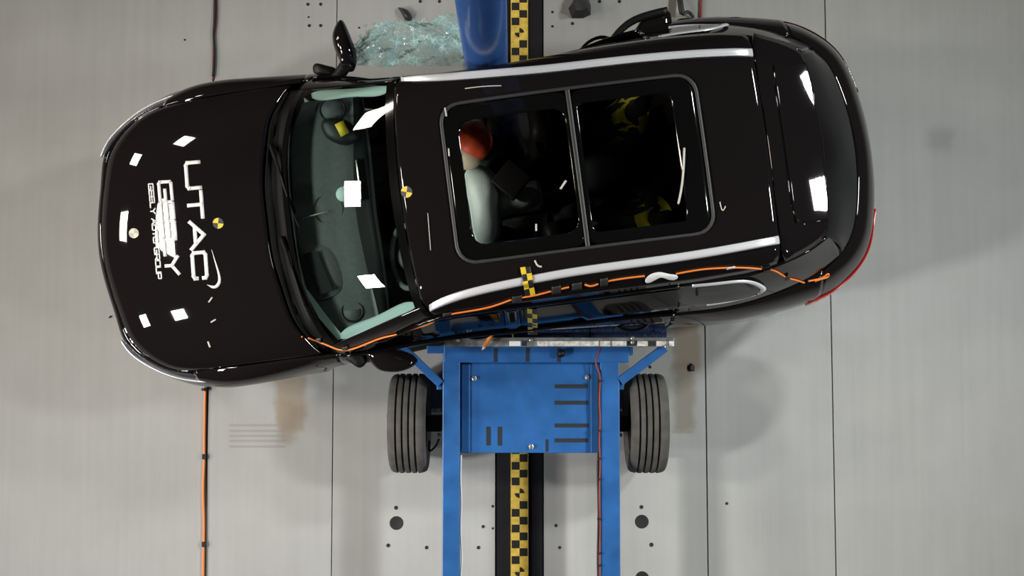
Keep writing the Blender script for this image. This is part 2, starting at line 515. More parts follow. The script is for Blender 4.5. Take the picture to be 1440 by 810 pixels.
# guide rail down the middle with its checkered scale tape
guide = thing('guide_rail', 'black guide rail let into the floor with a yellow and black checkered scale tape', 'rail', (P(731, 405, 0)[0], 0, 0))
gx = P(731, 405, 0)[0]
xl, xr = joint_x(*JO[2], 0) + .004, joint_x(*JO[3], 0) - .004
mb = MB(); mb.box(((xl + xr) / 2 - gx, 0, -0.025), (xr - xl, HYF - HYB - .02, 0.03))
mb.build('rail_bed', M['rail_bed'], guide, smooth=False)
tl, tr_ = P(719.5, 405, 0)[0] - gx, P(741.5, 405, 0)[0] - gx
tcx, tw = (tl + tr_) / 2, tr_ - tl
mb = MB(); mb.box((tcx, 0, -0.005), (tw + 0.012, HYF - HYB - .02, 0.012))
mb.build('tape_backing', M['yellow_old'], guide, smooth=False)
sq = tw / 2 * 0.985
y_first = P(730, 671.5, 0)[1]          # top of the first square under the trolley's deck end
# one metre pattern of the tape: 'k' dark square in (left, right) columns, then a quartered target
squares = MB(); yy0 = y_first
seq = []
k = -150
while k < 90:
    m = k % 10
    yb = yy0 - (k + 1) * sq
    if -7 < yb < 7:
        seq.append((k, yb))
    k += 1
# row kinds counted downwards from the photo: L dark, target(2 rows), R, L, R, L, R, L, R, L(target next)
KIND = {0: 'L', 1: 't', 2: 't0', 3: 'R', 4: 'L', 5: 'R', 6: 'L', 7: 'R', 8: 'L', 9: 'R'}


def quarter(mb, cx, cy, r, a0, z0, z1):
    pts = [(cx, cy)] + [(cx + r * math.cos(a0 + q * PI / 12), cy + r * math.sin(a0 + q * PI / 12)) for q in range(7)]
    mb.prism(pts, z0, z1)


tgt = MB()
for k, yb in seq:
    kind = KIND[k % 10]
    if kind in 'LR':
        cx = tcx + (-1 if kind == 'L' else 1) * tw / 4
        squares.box((cx, yb + sq / 2, 0.0014), (tw / 2, sq, 0.0012))
    elif kind == 't':
        quarter(tgt, tcx, yb, 0.032, 0.0, 0.0008, 0.002)
        quarter(tgt, tcx, yb, 0.032, PI, 0.0008, 0.002)
tag(squares.build('dark_square', M['black_print'], guide, smooth=False), kind='stuff')
tag(tgt.build('quartered_target', M['black_print'], guide, smooth=False), kind='stuff')

# walls and ceiling of the dark hall
for nm, c, s in (('wall_left', (-HX - .1, 0, HZ / 2 - .1), (0.2, HYF - HYB + .4, HZ + .2)), ('wall_right', (HX + .1, 0, HZ / 2 - .1), (0.2, HYF - HYB + .4, HZ + .2)),
                 ('wall_front', (0, HYB - .1, HZ / 2 - .1), (2 * HX, 0.2, HZ + .2)), ('wall_back', (0, HYF + .1, HZ / 2 - .1), (2 * HX, 0.2, HZ + .2))):
    mb = MB(); mb.box(c, s)
    tag(mb.build(nm, M['wall'], smooth=False), kind='structure')
mb = MB(); mb.box((0, 0, HZ + .1), (2 * HX + .4, HYF - HYB + .4, 0.2))
tag(mb.build('ceiling', M['ceil'], smooth=False), kind='structure')

# ------------------------------------------------------------------ the car
YAW = math.radians(7.3)
NOSE = np.array([-2.53777, 0.18733, 0.0])
EU = np.array([math.cos(YAW), math.sin(YAW), 0.0])      # along the car, nose to tail
EV = np.array([math.sin(YAW), -math.cos(YAW), 0.0])     # to the driver's side
car = thing('car', 'black sport utility car crushed against the blue pole, seen from above', 'car', NOSE, YAW)


def to_uvw(p):
    d = np.asarray(p, float) - NOSE
    return np.array([d @ EU, d @ EV, d[2]])


def UV(px, py, z):
    return to_uvw(P(px, py, z))


def sstep(x):
    x = min(1.0, max(0.0, x)); return x * x * (3 - 2 * x)


def crush(p):
    u, v, w = p
    if v < -0.55:
        a = 0.29 * math.exp(-((u - 2.43) / 0.62) ** 2) * sstep((-v - 0.60) / 0.34)
        v += a
    if v > 0.72 and w < 1.2:
        a = .045 * math.exp(-((u - 2.6) / .9) ** 4) + .11 * math.exp(-((u - 2.05) / .65) ** 2) * sstep((1.1 - w) / .3)
        v -= a * sstep((v - 0.74) / 0.12)
    return (u, v, w)


HITS = []        # outer surfaces on which tapes, prints and cables lie


def car_mesh(mb, name, m, parent=None, hit=False, **kw):
    """mb is in (u, v, w); crushed, then turned into the car's own axes"""
    pts = [crush(p) for p in mb.v]
    if hit:
        HITS.append(([tuple(NOSE + p[0] * EU + p[1] * EV + np.array([0, 0, p[2]])) for p in pts], list(mb.f)))
    out = MB(); out.v = [(p[0], -p[1], p[2]) for p in pts]
    out.f = [f[::-1] for f in mb.f]
    return out.build(name, m, parent or car, **kw)


def up_faces(mb):
    """turn all faces of an open (u, v, w) sheet so that they look up / outwards (away from a point inside the car)"""
    c = np.array([2.4, 0.0, 0.55]); fs = []
    for f in mb.f:
        q = np.array([mb.v[i] for i in f]); n = np.zeros(3)
        for i in range(len(q)):
            n += np.cross(q[i], q[(i + 1) % len(q)])
        out = q.mean(0) - c
        fs.append(f if n @ out >= 0 else f[::-1])
    mb.f = fs
    return mb


def sheet(rows, nu, nv, name, m, parent=None, hit=False, solid=0.012, smooth=True, lift=0.0):
    G = loft(rows, nu, nv)
    if lift:
        du = np.gradient(G, axis=0); dv = np.gradient(G, axis=1)
        n = np.cross(du, dv); n /= np.linalg.norm(n, axis=2, keepdims=True) + 1e-9
        out = G - np.array([2.4, 0, 0.55])
        n *= np.sign((n * out).sum(2, keepdims=True))
        G = G + lift * n
    mb = MB().grid(G)
    up_faces(mb)
    # car_mesh mirrors v and reverses the faces, so the outward side stays outward
    return car_mesh(mb, name, m, parent, hit, solid=solid, smooth=smooth)


def mirrored(half):
    """half row from the middle (v = 0) outwards -> full row"""
    half = [tuple(p) for p in half]
    return [(u, -v, w) for (u, v, w) in half[::-1]] + half[1:]


def sides(half):
    return [half, [(u, -v, w) for (u, v, w) in half]]


# ---- hood
lip = [(.05, 0, .80), (.07, .22, .80), (.11, .43, .795), (.17, .60, .79), (.30, .73, .80), (.41, .785, .815), (.52, .805, .84)]
rear = [(1.11, 0, 1.105), (1.115, .22, 1.102), (1.15, .43, 1.09), (1.19, .60, 1.068), (1.245, .70, 1.042), (1.29, .77, 1.012), (1.33, .815, .988)]
HOODROWS = []
for t, g in ((0, 0), (.05, .16), (.14, .34), (.3, .555), (.55, .785), (.8, .935), (1, 1)):
    row = []
    for k, (a, b) in enumerate(zip(lip, rear)):
        u, v, w = [a[i] + (b[i] - a[i]) * (t if i < 2 else g) for i in range(3)]
        w += 0.010 * math.exp(-((v - .50) / .10) ** 2) * math.sin(PI * min(1, t * 1.0)) ** .7 - .006 * (1 - min(1, abs(v) / .3)) * math.sin(PI * t)
        row.append((u, v, w))
    HOODROWS.append(mirrored(row))
hood = sheet(HOODROWS, 44, 70, 'hood', M['paint'], hit=True)

# ---- front bumper
BR = [lip]
BR.append([(.015, 0, .765), (.035, .215, .765), (.075, .425, .762), (.125, .60, .76), (.26, .735, .765), (.39, .81, .775), (.52, .845, .79)])
BR.append([(.0, 0, .69), (.02, .21, .69), (.06, .42, .69), (.105, .60, .69), (.24, .735, .69), (.37, .825, .70), (.52, .882, .71)])
BR.append([(.005, 0, .5), (.025, .21, .5), (.065, .42, .5), (.115, .60, .5), (.25, .735, .5), (.38, .82, .5), (.52, .875, .5)])
BR.append([(.07, 0, .24), (.09, .21, .24), (.13, .41, .24), (.18, .58, .24), (.30, .70, .24), (.42, .78, .24), (.52, .82, .24)])
sheet([mirrored([(u - (.002 if i == 0 else 0), v, w - (.004 if i == 0 else 0)) for u, v, w in r]) for i, r in enumerate(BR)], 26, 60, 'front_bumper', M['paint'], hit=True)
GR = [[(.018, 0, .60), (.038, .21, .60), (.078, .42, .60), (.10, .52, .60)], [(.018, 0, .36), (.038, .21, .36), (.078, .42, .36), (.10, .50, .36)]]
sheet([mirrored([(u - .02, v, w) for u, v, w in r]) for r in GR], 6, 24, 'grille', M['black_plastic'], solid=.01)
for half in (1, -1):
    HL = [[(.115, .56, .785), (.17, .635, .783), (.28, .735, .792), (.41, .80, .806), (.56, .835, .822), (.66, .86, .835)],
          [(.100, .565, .765), (.145, .645, .762), (.265, .75, .766), (.40, .825, .775), (.56, .872, .787), (.68, .885, .81)],
          [(.098, .57, .728), (.135, .65, .725), (.255, .76, .727), (.39, .842, .733), (.56, .905, .745), (.68, .915, .775)]]
    o = sheet([[(u - .002, v * half, w) for u, v, w in r] for r in HL], 12, 40, 'headlight', M['lens'], hit=True, solid=.015, lift=.003)
    for dz, th in ((0.004, .006), (-.026, .0045)):
        mb = MB(); mb.tube([(u - .006, (v + .003) * half, w + .004 + dz) for u, v, w in spline(HL[1], 24)], th, 6)
        car_mesh(mb, 'light_strip', M['rail'], o)

# ---- body sides
TU = [.45, .52, .65, .8, 1.0, 1.2, 1.5, 2.0, 2.5, 3.0, 3.4, 3.7, 4.0, 4.3]
WB = table(TU, [.865, .885, .922, .935, .935, .93, .925, .925, .925, .925, .93, .935, .915, .868])
VT = table(TU, [.80, .808, .812, .818, .82, .822, .845, .86, .865, .865, .86, .848, .795, .70])
ZT = table(TU, [.82, .838, .885, .925, .955, .978, 1.0, 1.02, 1.04, 1.06, 1.08, 1.10, 1.11, 1.11])
ZW = table(TU, [.70, .72, .76, .80, .80, .77, .74, .73, .73, .74, .77, .80, .80, .78])
WHEELS = (.93, 3.685)


def arch(u):
    a = 0
    for c in WHEELS:
        q = .39 ** 2 - (u - c) ** 2
        if q > 0: a = max(a, .345 + math.sqrt(q))
    return a


def side_profile(u, n=16):
    a = arch(u); wb, vt, zt, zw = WB(u), VT(u), ZT(u), ZW(u)
    zw2 = max(zw, a + .035)
    p = [(vt, zt), (vt + .62 * (wb - vt), zt - .30 * (zt - zw2)), (wb, zw2), (wb - .008, max(.5, a + .015)), (wb - .055, max(.24, a))]
    if p[3][1] > p[2][1] - .01: p[3] = (wb - .002, p[2][1] - .012)
    if p[4][1] > p[3][1] - .006: p[4] = (wb - .006, p[3][1] - .008)
    c = spline([(u, v, w) for v, w in p], n)
    return c


def side_panel(u0, u1, name, half, m='paint', du=.025):
    us = np.linspace(u0, u1, max(4, int((u1 - u0) / du)))
    G = np.array([side_profile(u) for u in us]); G[:, :, 1] *= half
    mb = up_faces(MB().grid(G))
    return car_mesh(mb, name, M[m], hit=True, solid=.012)


doors = {}
for half in (1, -1):
    side_panel(.522, 1.415, 'front_fender', half)
    doors['f', half] = side_panel(1.42, 2.46, 'front_door', half)
    doors['r', half] = side_panel(2.465, 3.385, 'rear_door', half)
    side_panel(3.39, 4.298, 'rear_quarter_panel', half)
    for wu in WHEELS:      # arch liner
        mb = MB()
        us = np.linspace(-.385, .385, 16)
        G = np.array([[(wu + x, half * vv, .345 + math.sqrt(.39 ** 2 - x * x) - .004) for vv in (.60, .9)] for x in us])
        mb.grid(G); car_mesh(mb, 'wheel_arch_liner', M['black_plastic'], solid=.006)
    # sill trim and door handles
    mb = MB(); mb.tube([(1.45, .895 * half, .27), (2.3, .9 * half, .26), (3.2, .895 * half, .27)], .045, 8)
    car_mesh(mb, 'sill', M['black_plastic'])
    for key, hu in (('f', 2.25), ('r', 3.17)):
        mb = MB(); mb.tube(spline([(hu - .1, .902 * half, .90), (hu - .05, .935 * half, .905), (hu + .05, .937 * half, .905), (hu + .1, .905 * half, .905)], 10), .011, 6)
        car_mesh(mb, 'door_handle', M['gloss_black'], doors[key, half])

# ---- roof surface
ZC = table([1.9, 1.94, 2.2, 2.6, 3.0, 3.5, 3.96, 4.3, 4.4], [1.538, 1.556, 1.622, 1.658, 1.665, 1.645, 1.595, 1.507, 1.475])


def R(u, v):
    a = abs(v)
    d = .03 * (a / .56) ** 2
    if a > .56: d += .10 * ((a - .56) / .13) ** 1.6
    return ZC(u) - d


def ring_points(pts, n):
    """closed polyline resampled to n points by length"""
    p = np.array(list(pts) + [pts[0]], float)
    s = np.concatenate([[0], np.cumsum(np.linalg.norm(np.diff(p, axis=0), axis=1))])
    t = np.linspace(0, s[-1], n + 1)[:-1]
    return np.stack([np.interp(t, s, p[:, i]) for i in range(p.shape[1])], 1)


def angle_ring(pts, c, n):
    """closed polyline sampled at n equal angles about c"""
    p = np.array(list(pts), float)
    d = ring_points(pts, 1600)
    ang = np.arctan2((d[:, 1] - c[1]) / .62, d[:, 0] - c[0])
    o = np.argsort(ang); ang = ang[o]; d = d[o]
    t = -PI + 2 * PI * np.arange(n) / n
    return np.stack([np.interp(t, ang, d[:, i], period=2 * PI) for i in range(2)], 1)


def rrect(u0, u1, v0, v1, r, n=8):
    out = []
    for cu, cv, a in ((u1 - r, v1 - r, 0), (u0 + r, v1 - r, PI / 2), (u0 + r, v0 + r, PI), (u1 - r, v0 + r, 1.5 * PI)):
        out += [(cu + r * math.cos(a + q * PI / 2 / n), cv + r * math.sin(a + q * PI / 2 / n)) for q in range(n + 1)]
    return out


def ring_sheet(outer, inner, hfun, name, m, parent=None, rings=10, lift=0.0, hit=False, solid=.01):
    mb = MB(); n = len(outer)
    G = np.array([[(*(o + (i_ - o) * t), 0) for o, i_ in zip(outer, inner)] for t in np.linspace(0, 1, rings)])
    for q in G.reshape(-1, 3): q[2] = hfun(q[0], q[1]) + lift
    mb.add(G.reshape(-1, 3), [(r * n + k, r * n + (k + 1) % n, (r + 1) * n + (k + 1) % n, (r + 1) * n + k) for r in range(rings - 1) for k in range(n)])
    up_faces(mb)
    return car_mesh(mb, name, M[m], parent, hit, solid=solid, weld=False)


def fill_sheet(outline, hfun, name, m, parent=None, rings=9, lift=0.0, hit=False, solid=.006):
    o = np.array(outline); c = o.mean(0)
    return ring_sheet(o, np.array([c + (p - c) * .002 for p in o]), hfun, name, m, parent, rings, lift, hit, solid)


half_out = [(1.945, 0), (1.95, .2), (1.963, .42), (1.978, .57), (1.99, .64), (2.02, .695), (2.3, .690), (2.9, .688), (3.5, .686), (3.8, .672), (3.94, .645), (3.955, .60), (3.958, .3), (3.96, 0)]
outline = [(u, v) for u, v in half_out] + [(u, -v) for u, v in half_out[::-1][1:-1]]
cc = (2.9, 0)
NR = 160
SUN = rrect(2.205, 3.62, -.445, .445, .11)
roof_o, sun_o = angle_ring(outline, cc, NR), angle_ring(SUN, cc, NR)
roof = ring_sheet(roof_o, sun_o, R, 'roof', 'paint', rings=14, hit=True)
sun_i = angle_ring(rrect(2.222, 3.603, -.428, .428, .098), cc, NR)
sunroof_frame = ring_sheet(sun_o, sun_i, R, 'sunroof_frame', 'frame', rings=3, lift=.004, hit=True)
# two glass panels, each a black printed border round a see-through pane
for (a, b, pa, pb, va, vb, rr, gm) in ((2.225, 2.905, 2.305, 2.885, -.335, .345, .07, 'rglass'), (2.925, 3.60, 2.955, 3.47, -.345, .36, .02, 'rglass_dark')):
    cen = ((a + b) / 2, 0)
    o_ = angle_ring(rrect(a, b, -.425, .425, .05), cen, 96); i_ = angle_ring(rrect(pa, pb, va, vb, rr), cen, 96)
    g = ring_sheet(o_, i_, R, 'sunroof_panel', 'gloss_black', rings=6, lift=-.004, hit=True, solid=.004)
    fill_sheet(i_, R, 'pane', gm, g, lift=-.005, hit=True, solid=0)
mb = MB(); G = np.array([[(2.915 + dx, v, R(2.915, v) + .003 + dz) for dx, dz in ((-.012, -.004), (-.008, 0), (.008, 0), (.012, -.004))] for v in np.linspace(-.43, .43, 24)])
mb.grid(G); up_faces(mb); car_mesh(mb, 'sunroof_divider', M['frame'])

# ---- roof rails
rv = [(2.02, .640), (2.1, .620), (2.2, .601), (2.35, .584), (2.55, .570), (2.8, .557), (3.2, .552), (3.6, .542), (3.955, .520)]
for half in (1, -1):
    c = spline(rv, 60)
    mb = MB(); vs = []
    for u, v in c:
        z = R(u, v)
        ends = min(1, (u - 2.0) / .12, (3.97 - u) / .1)
        hh = .008 + .024 * max(0, ends)
        vs.append([(u, (v + .024) * half, z - .012), (u, (v + .020) * half, z + hh * .8), (u, (v + .013) * half, z + hh), (u, (v - .013) * half, z + hh), (u, (v - .020) * half, z + hh * .8), (u, (v - .024) * half, z - .008)])
    mb.grid(np.array(vs)); up_faces(mb)
    car_mesh(mb, 'roof_rail', M['rail'], hit=True, solid=.004)

# ---- cowl, windscreen, pillars
cowl_r = [[(1.125, 0, 1.098), (1.13, .22, 1.094), (1.165, .43, 1.082), (1.205, .60, 1.06), (1.255, .70, 1.03), (1.30, .77, 1.005)],
          [(1.17, 0, 1.068), (1.178, .22, 1.066), (1.21, .45, 1.056), (1.255, .62, 1.036), (1.30, .71, 1.006), (1.34, .78, .99)],
          [(1.237, 0, 1.100), (1.245, .25, 1.098), (1.283, .5, 1.082), (1.335, .66, 1.06), (1.37, .725, 1.042), (1.395, .775, 1.025)]]
sheet([mirrored(r) for r in cowl_r], 10, 50, 'cowl', M['cowl'], hit=True, solid=.006)
WS0 = [(1.225, 0, 1.098), (1.233, .25, 1.096), (1.273, .5, 1.080), (1.340, .69, 1.052), (1.385, .765, 1.030)]
WS1 = [(1.94, 0, 1.556), (1.945, .2, 1.553), (1.958, .42, 1.542), (1.974, .56, 1.528), (1.985, .63, 1.517)]
WSR = []
for t in (0, .3, .65, 1):
    b = 4 * t * (1 - t) * .022
    WSR.append(mirrored([(p[0] + (q[0] - p[0]) * t - b * .5, p[1] + (q[1] - p[1]) * t, p[2] + (q[2] - p[2]) * t + b * (1 - .25 * abs(p[1]))) for p, q in zip(WS0, WS1)]))
WG = loft(WSR, 30, 50)
mb = up_faces(MB().grid(WG)); windscreen = car_mesh(mb, 'windscreen', M['wind'], hit=True)


def ws_at(s, t):
    """point of the windscreen: s -1..1 across, t 0 at the cowl..1 at the roof"""
    i, j = t * 29, (s * .5 + .5) * 49
    i0, j0 = min(28, int(i)), min(48, int(j)); a, b = i - i0, j - j0
    return (WG[i0, j0] * (1 - a) + WG[i0 + 1, j0] * a) * (1 - b) + (WG[i0, j0 + 1] * (1 - a) + WG[i0 + 1, j0 + 1] * a) * b


def ws_patch(s0, s1, t0f, t1f, name, m, parent, lift=.0025, n=30, k=5):
    G = np.array([[ws_at(s, t0f(s) + (t1f(s) - t0f(s)) * q) + np.array([-lift * .6, 0, lift]) for s in np.linspace(s0, s1, n)] for q in np.linspace(0, 1, k)])
    mb = up_faces(MB().grid(G)); return car_mesh(mb, name, M[m], parent)


ws_patch(-1, 1, lambda s: 0.0, lambda s: .05 + .02 * s * s, 'lower_black_border', 'gloss_black', windscreen)
ws_patch(-1, 1, lambda s: .935, lambda s: 1.0, 'upper_black_border', 'gloss_black', windscreen)
for half in (1, -1):
    AP = [[(1.385, .77, 1.031), (1.60, .722, 1.225), (1.80, .676, 1.393), (1.985, .634, 1.518)],
          [(1.395, .805, 1.01), (1.62, .765, 1.195), (1.83, .715, 1.36), (2.01, .675, 1.47)],
          [(1.425, .838, .99), (1.66, .79, 1.165), (1.87, .738, 1.325), (2.04, .702, 1.425)]]
    sheet([[(u, v * half, w) for u, v, w in r] for r in AP], 10, 26, 'front_pillar', M['paint'], hit=True)
    # pale inner trim seen through the edge of the windscreen
    IT = [[(1.455, .735, 1.05), (1.49, .738, 1.085), (1.70, .690, 1.25), (1.90, .642, 1.40), (1.945, .622, 1.435)], [(1.455, .705, 1.045), (1.49, .682, 1.07), (1.70, .635, 1.235), (1.90, .588, 1.39), (1.945, .60, 1.43)]]
    sheet([[(u, v * half, w) for u, v, w in r] for r in IT], 5, 18, 'pillar_trim', M['pillar_trim'], solid=.01)
    # door glass, door pillars and upper frames
    def gl(rows, name, m, parent, nv=24, solid=.004, hit=True):
        return sheet([[(u, v * half, w) for u, v, w in r] for r in rows], 10, nv, name, M[m], parent, hit=hit, solid=solid)
    FG = [[(1.54, .806, 1.045), (1.72, .772, 1.20), (1.92, .727, 1.36), (2.10, .703, 1.445), (2.43, .699, 1.475)],
          [(1.50, .828, 1.03), (1.74, .806, 1.12), (1.98, .784, 1.22), (2.2, .775, 1.26), (2.43, .782, 1.27)],
          [(1.47, .846, 1.005), (1.72, .852, 1.012), (1.98, .86, 1.022), (2.2, .862, 1.03), (2.43, .864, 1.04)]]
    RG = [[(2.50, .699, 1.478), (2.9, .698, 1.478), (3.40, .697, 1.468)], [(2.50, .782, 1.275), (2.9, .783, 1.28), (3.43, .782, 1.285)],
          [(2.50, .864, 1.042), (2.9, .865, 1.056), (3.44, .861, 1.082)]]
    if half > 0:
        gl(FG, 'side_window', 'sglass', doors['f', 1]); gl(RG, 'side_window', 'sglass', doors['r', 1])
    BP = [[(2.425, .702, 1.48), (2.505, .702, 1.482)], [(2.425, .786, 1.275), (2.505, .786, 1.28)], [(2.425, .868, 1.04), (2.505, .868, 1.044)]]
    gl(BP, 'middle_pillar', 'gloss_black', None, nv=4, solid=.01)
    # belt moulding and door frame top line
    mb = MB(); mb.tube(spline([(1.46, .852 * half, 1.006), (1.98, .868 * half, 1.024), (2.5, .872 * half, 1.044), (3.0, .872 * half, 1.06), (3.42, .867 * half, 1.083)], 40), .011, 6)
    car_mesh(mb, 'belt_moulding', M['gloss_black'])
    mb = MB(); mb.tube(spline([(1.66, .795 * half, 1.165), (1.87, .742 * half, 1.335), (2.05, .706 * half, 1.447), (2.5, .7 * half, 1.483), (3.0, .698 * half, 1.485), (3.42, .696 * half, 1.472)], 40), .010, 6)
    car_mesh(mb, 'window_frame', M['gloss_black'])

# ---- rear quarter, spoiler, tailgate
for half in (1, -1):
    DP = [[(3.39, .690, 1.478), (3.6, .688, 1.470), (3.8, .678, 1.455), (3.955, .646, 1.455), (4.12, .60, 1.455), (4.255, .53, 1.435)],
          [(3.40, .78, 1.29), (3.62, .778, 1.285), (3.85, .760, 1.28), (4.06, .710, 1.28), (4.22, .640, 1.28), (4.345, .56, 1.27)],
          [(3.41, .862, 1.083), (3.66, .852, 1.10), (3.92, .815, 1.112), (4.12, .765, 1.112), (4.27, .71, 1.105), (4.42, .62, 1.095)]]
    dp = sheet([[(u, v * half, w) for u, v, w in r] for r in DP], 14, 36, 'rear_pillar', M['paint'], hit=True)
    QG = [[(3.50, .70, 1.445), (3.62, .70, 1.44), (3.76, .705, 1.415)], [(3.50, .745, 1.35), (3.66, .75, 1.33), (3.84, .748, 1.30)], [(3.55, .80, 1.215), (3.7, .795, 1.205), (3.885, .775, 1.205)]]
    qg = sheet([[(u, v * half, w) for u, v, w in r] for r in QG], 8, 12, 'quarter_window', M['gloss_black'], hit=True, solid=.006, lift=.006)
    mb = MB(); ch = spline([(3.47, .700, 1.452), (3.62, .705, 1.448), (3.77, .712, 1.42), (3.87, .745, 1.33), (3.90, .772, 1.235), (3.86, .785, 1.19), (3.72, .805, 1.185), (3.58, .815, 1.19)], 40)
    vs = []
    for i, p in enumerate(ch):
        t = ch[min(i + 1, 39)] - ch[max(i - 1, 0)]; t /= np.linalg.norm(t)
        nrm = np.array([0, .92, .40]); b = np.cross(t, nrm); wd = .016 if i < 26 else .006
        vs.append([p + nrm * .004 - b * wd, p + nrm * .014, p + nrm * .004 + b * wd])
    G = np.array(vs); G[:, :, 1] *= half
    mb.grid(G); up_faces(mb); car_mesh(mb, 'chrome_surround', M['rail'], qg, solid=.003)

sp_half = [(3.968, 0), (3.966, .3), (3.963, .58), (3.975, .645), (4.10, .602), (4.20, .555), (4.25, .50), (4.270, .366), (4.29, 0)]
sp_out = sp_half + [(u, -v) for u, v in sp_half[::-1][1:-1]]
spo = angle_ring(sp_out, (4.13, 0), 140)


def SPZ(u, v):
    a = abs(v); d = .03 * (a / .52) ** 2
    lim = .58 - (u - 3.96) * .35
    if a > lim: d += .75 * (a - lim) ** 1.25
    return ZC(u) - d


spoiler = fill_sheet(spo, SPZ, 'roof_spoiler', 'paint', hit=True, rings=14, solid=.03)
blade_in = angle_ring(rrect(4.065, 4.262, -.435, .435, .03), (4.16, 0), 96)
blade_out = angle_ring(rrect(4.050, 4.272, -.45, .45, .04), (4.16, 0), 96)
bl = ring_sheet(blade_out, blade_in, lambda u, v: SPZ(u, v) + .002 + .008 * (1 if (4.06 < u < 4.266 and abs(v) < .44) else 0), 'spoiler_blade', 'paint', spoiler, rings=4, solid=0)
fill_sheet(blade_in, lambda u, v: SPZ(u, v) + .010 + .0015 * math.exp(-((abs(v + .05) - .12) / .05) ** 2) * sstep((u - 4.1) / .1), 'spoiler_top', 'paint', spoiler, hit=True, rings=12, solid=0)
RW = [[(4.272, 0, 1.488), (4.262, .25, 1.483), (4.245, .42, 1.468), (4.225, .53, 1.445)],
      [(4.44, 0, 1.30), (4.42, .25, 1.295), (4.385, .45, 1.29), (4.35, .56, 1.275)],
      [(4.585, 0, 1.105), (4.556, .31, 1.103), (4.49, .52, 1.10), (4.42, .615, 1.098)]]
sheet([mirrored(r) for r in RW], 18, 40, 'rear_window', M['rear_glass'], hit=True, solid=.006)
T = [[(4.585, 0, 1.10), (4.55, .31, 1.098), (4.485, .52, 1.095), (4.41, .62, 1.095), (4.335, .68, 1.105), (4.30, .70, 1.11)],
     [(4.655, 0, 1.055), (4.62, .32, 1.053), (4.55, .545, 1.05), (4.455, .66, 1.05), (4.35, .735, 1.055), (4.30, .765, 1.055)],
     [(4.715, 0, .96), (4.685, .33, .96), (4.605, .58, .96), (4.50, .70, .96), (4.365, .79, .96), (4.30, .815, .96)],
     [(4.765, 0, .80), (4.735, .34, .80), (4.655, .61, .80), (4.545, .74, .80), (4.38, .84, .80), (4.30, .866, .79)],
     [(4.765, 0, .55), (4.735, .34, .55), (4.655, .61, .55), (4.54, .74, .55), (4.38, .84, .55), (4.30, .862, .55)],
     [(4.68, 0, .28), (4.65, .33, .28), (4.58, .58, .28), (4.48, .70, .28), (4.36, .79, .28), (4.30, .815, .28)]]
TG = loft([mirrored(r) for r in T], 46, 66)
car_mesh(up_faces(MB().grid(TG[:24])), 'tailgate', M['paint'], hit=True, solid=.012)
car_mesh(up_faces(MB().grid(TG[23:])), 'rear_bumper', M['paint'], hit=True, solid=.012)
for half in (1, -1):
    TL = [[(4.722, .36, .868), (4.645, .602, .868), (4.535, .732, .868), (4.38, .828, .868), (4.24, .872, .868)], [(4.737, .36, .79), (4.657, .612, .79), (4.546, .742, .79), (4.385, .842, .79), (4.24, .886, .79)]]
    sheet([[(u, v * half, w) for u, v, w in r] for r in TL], 6, 30, 'tail_light', M['tail'] if half > 0 else M['tail_dark'], hit=True, solid=.012, lift=.004 if half > 0 else .001)

# ---- bottom and wheels of the car
mb = MB(); mb.box((2.4, 0, .26), (4.2, 1.5, .06)); mb.box((.62, 0, .5), (.9, 1.2, .42)); mb.box((4.25, 0, .55), (.5, 1.2, .5))
car_mesh(mb, 'underbody', M['cabin'], smooth=False)
for wu in WHEELS:
    for half in (1, -1):
        mb = MB()
        mb.lathe([(.20, -.10), (.30, -.112), (.335, -.10), (.345, -.07), (.346, .0), (.345, .07), (.335, .10), (.30, .112), (.20, .10)], (wu, .79 * half, .346), 'Y', 40, closed=True)
        wh = car_mesh(mb, 'wheel', M['rubber'])
        mb = MB(); mb.lathe([(.21, -.07), (.215, .09), (.19, .085), (.08, .06), (.001, .065)], (wu, .79 * half, .346), 'Y', 32)
        if half < 0:
            for i, p in enumerate(mb.v): mb.v[i] = (p[0], -.79 * 2 - p[1], p[2])
            mb.f = [f[::-1] for f in mb.f]
        car_mesh(mb, 'wheel_rim', M['steel'], wh)

# ---- interior
DR = [[(1.245, 0, .99), (1.255, .3, .99), (1.30, .55, .98), (1.38, .70, .965)], [(1.45, 0, 1.015), (1.46, .3, 1.012), (1.48, .55, 1.0), (1.51, .71, .98)],
      [(1.66, 0, .985), (1.67, .3, .985), (1.68, .55, .975), (1.69, .73, .96)], [(1.72, 0, .93), (1.73, .3, .93), (1.73, .55, .92), (1.73, .74, .91)],
      [(1.68, 0, .72), (1.68, .3, .72), (1.68, .55, .72), (1.68, .74, .72)]]
dash = sheet([mirrored(r) for r in DR], 24, 40, 'dashboard', M['dash'], solid=.01)
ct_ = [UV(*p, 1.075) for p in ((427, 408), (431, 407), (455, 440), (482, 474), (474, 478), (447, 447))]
mb = MB(); mb.prism([(p[0], p[1]) for p in ct_], 1.03, 1.036); car_mesh(mb, 'corner_strip', M['pillar_trim'], dash, smooth=False)  # thin pale strip along the lower left corner of the windscreen
for (cu, cv, rr_) in ((1.535, .581, .062), (1.47, -.038, .085), (1.56, -.63, .075)):
    mb = MB(); mb.lathe([(rr_ - .006, 0), (rr_ - .006, .008), (rr_, .010), (rr_ + .006, .008), (rr_ + .006, 0)], (cu, cv, 1.004 if abs(cv) < .5 else .992), n=28, closed=True)
    car_mesh(mb, 'speaker_ring', M['dash_dark'], dash)
    mb = MB(); mb.lathe([(rr_ - .008, .0), (rr_ - .01, .008), (.001, .010)], (cu, cv, 1.002 if abs(cv) < .5 else .990), n=28)
    car_mesh(mb, 'speaker_grille', M['dash'], dash)
mb = MB(); mb.tube([(1.31, .0, 1.03), (1.40, -.012, 1.035), (1.47, -.02, 1.04)], .004, 6); car_mesh(mb, 'sensor_rod', M['pale'], dash)
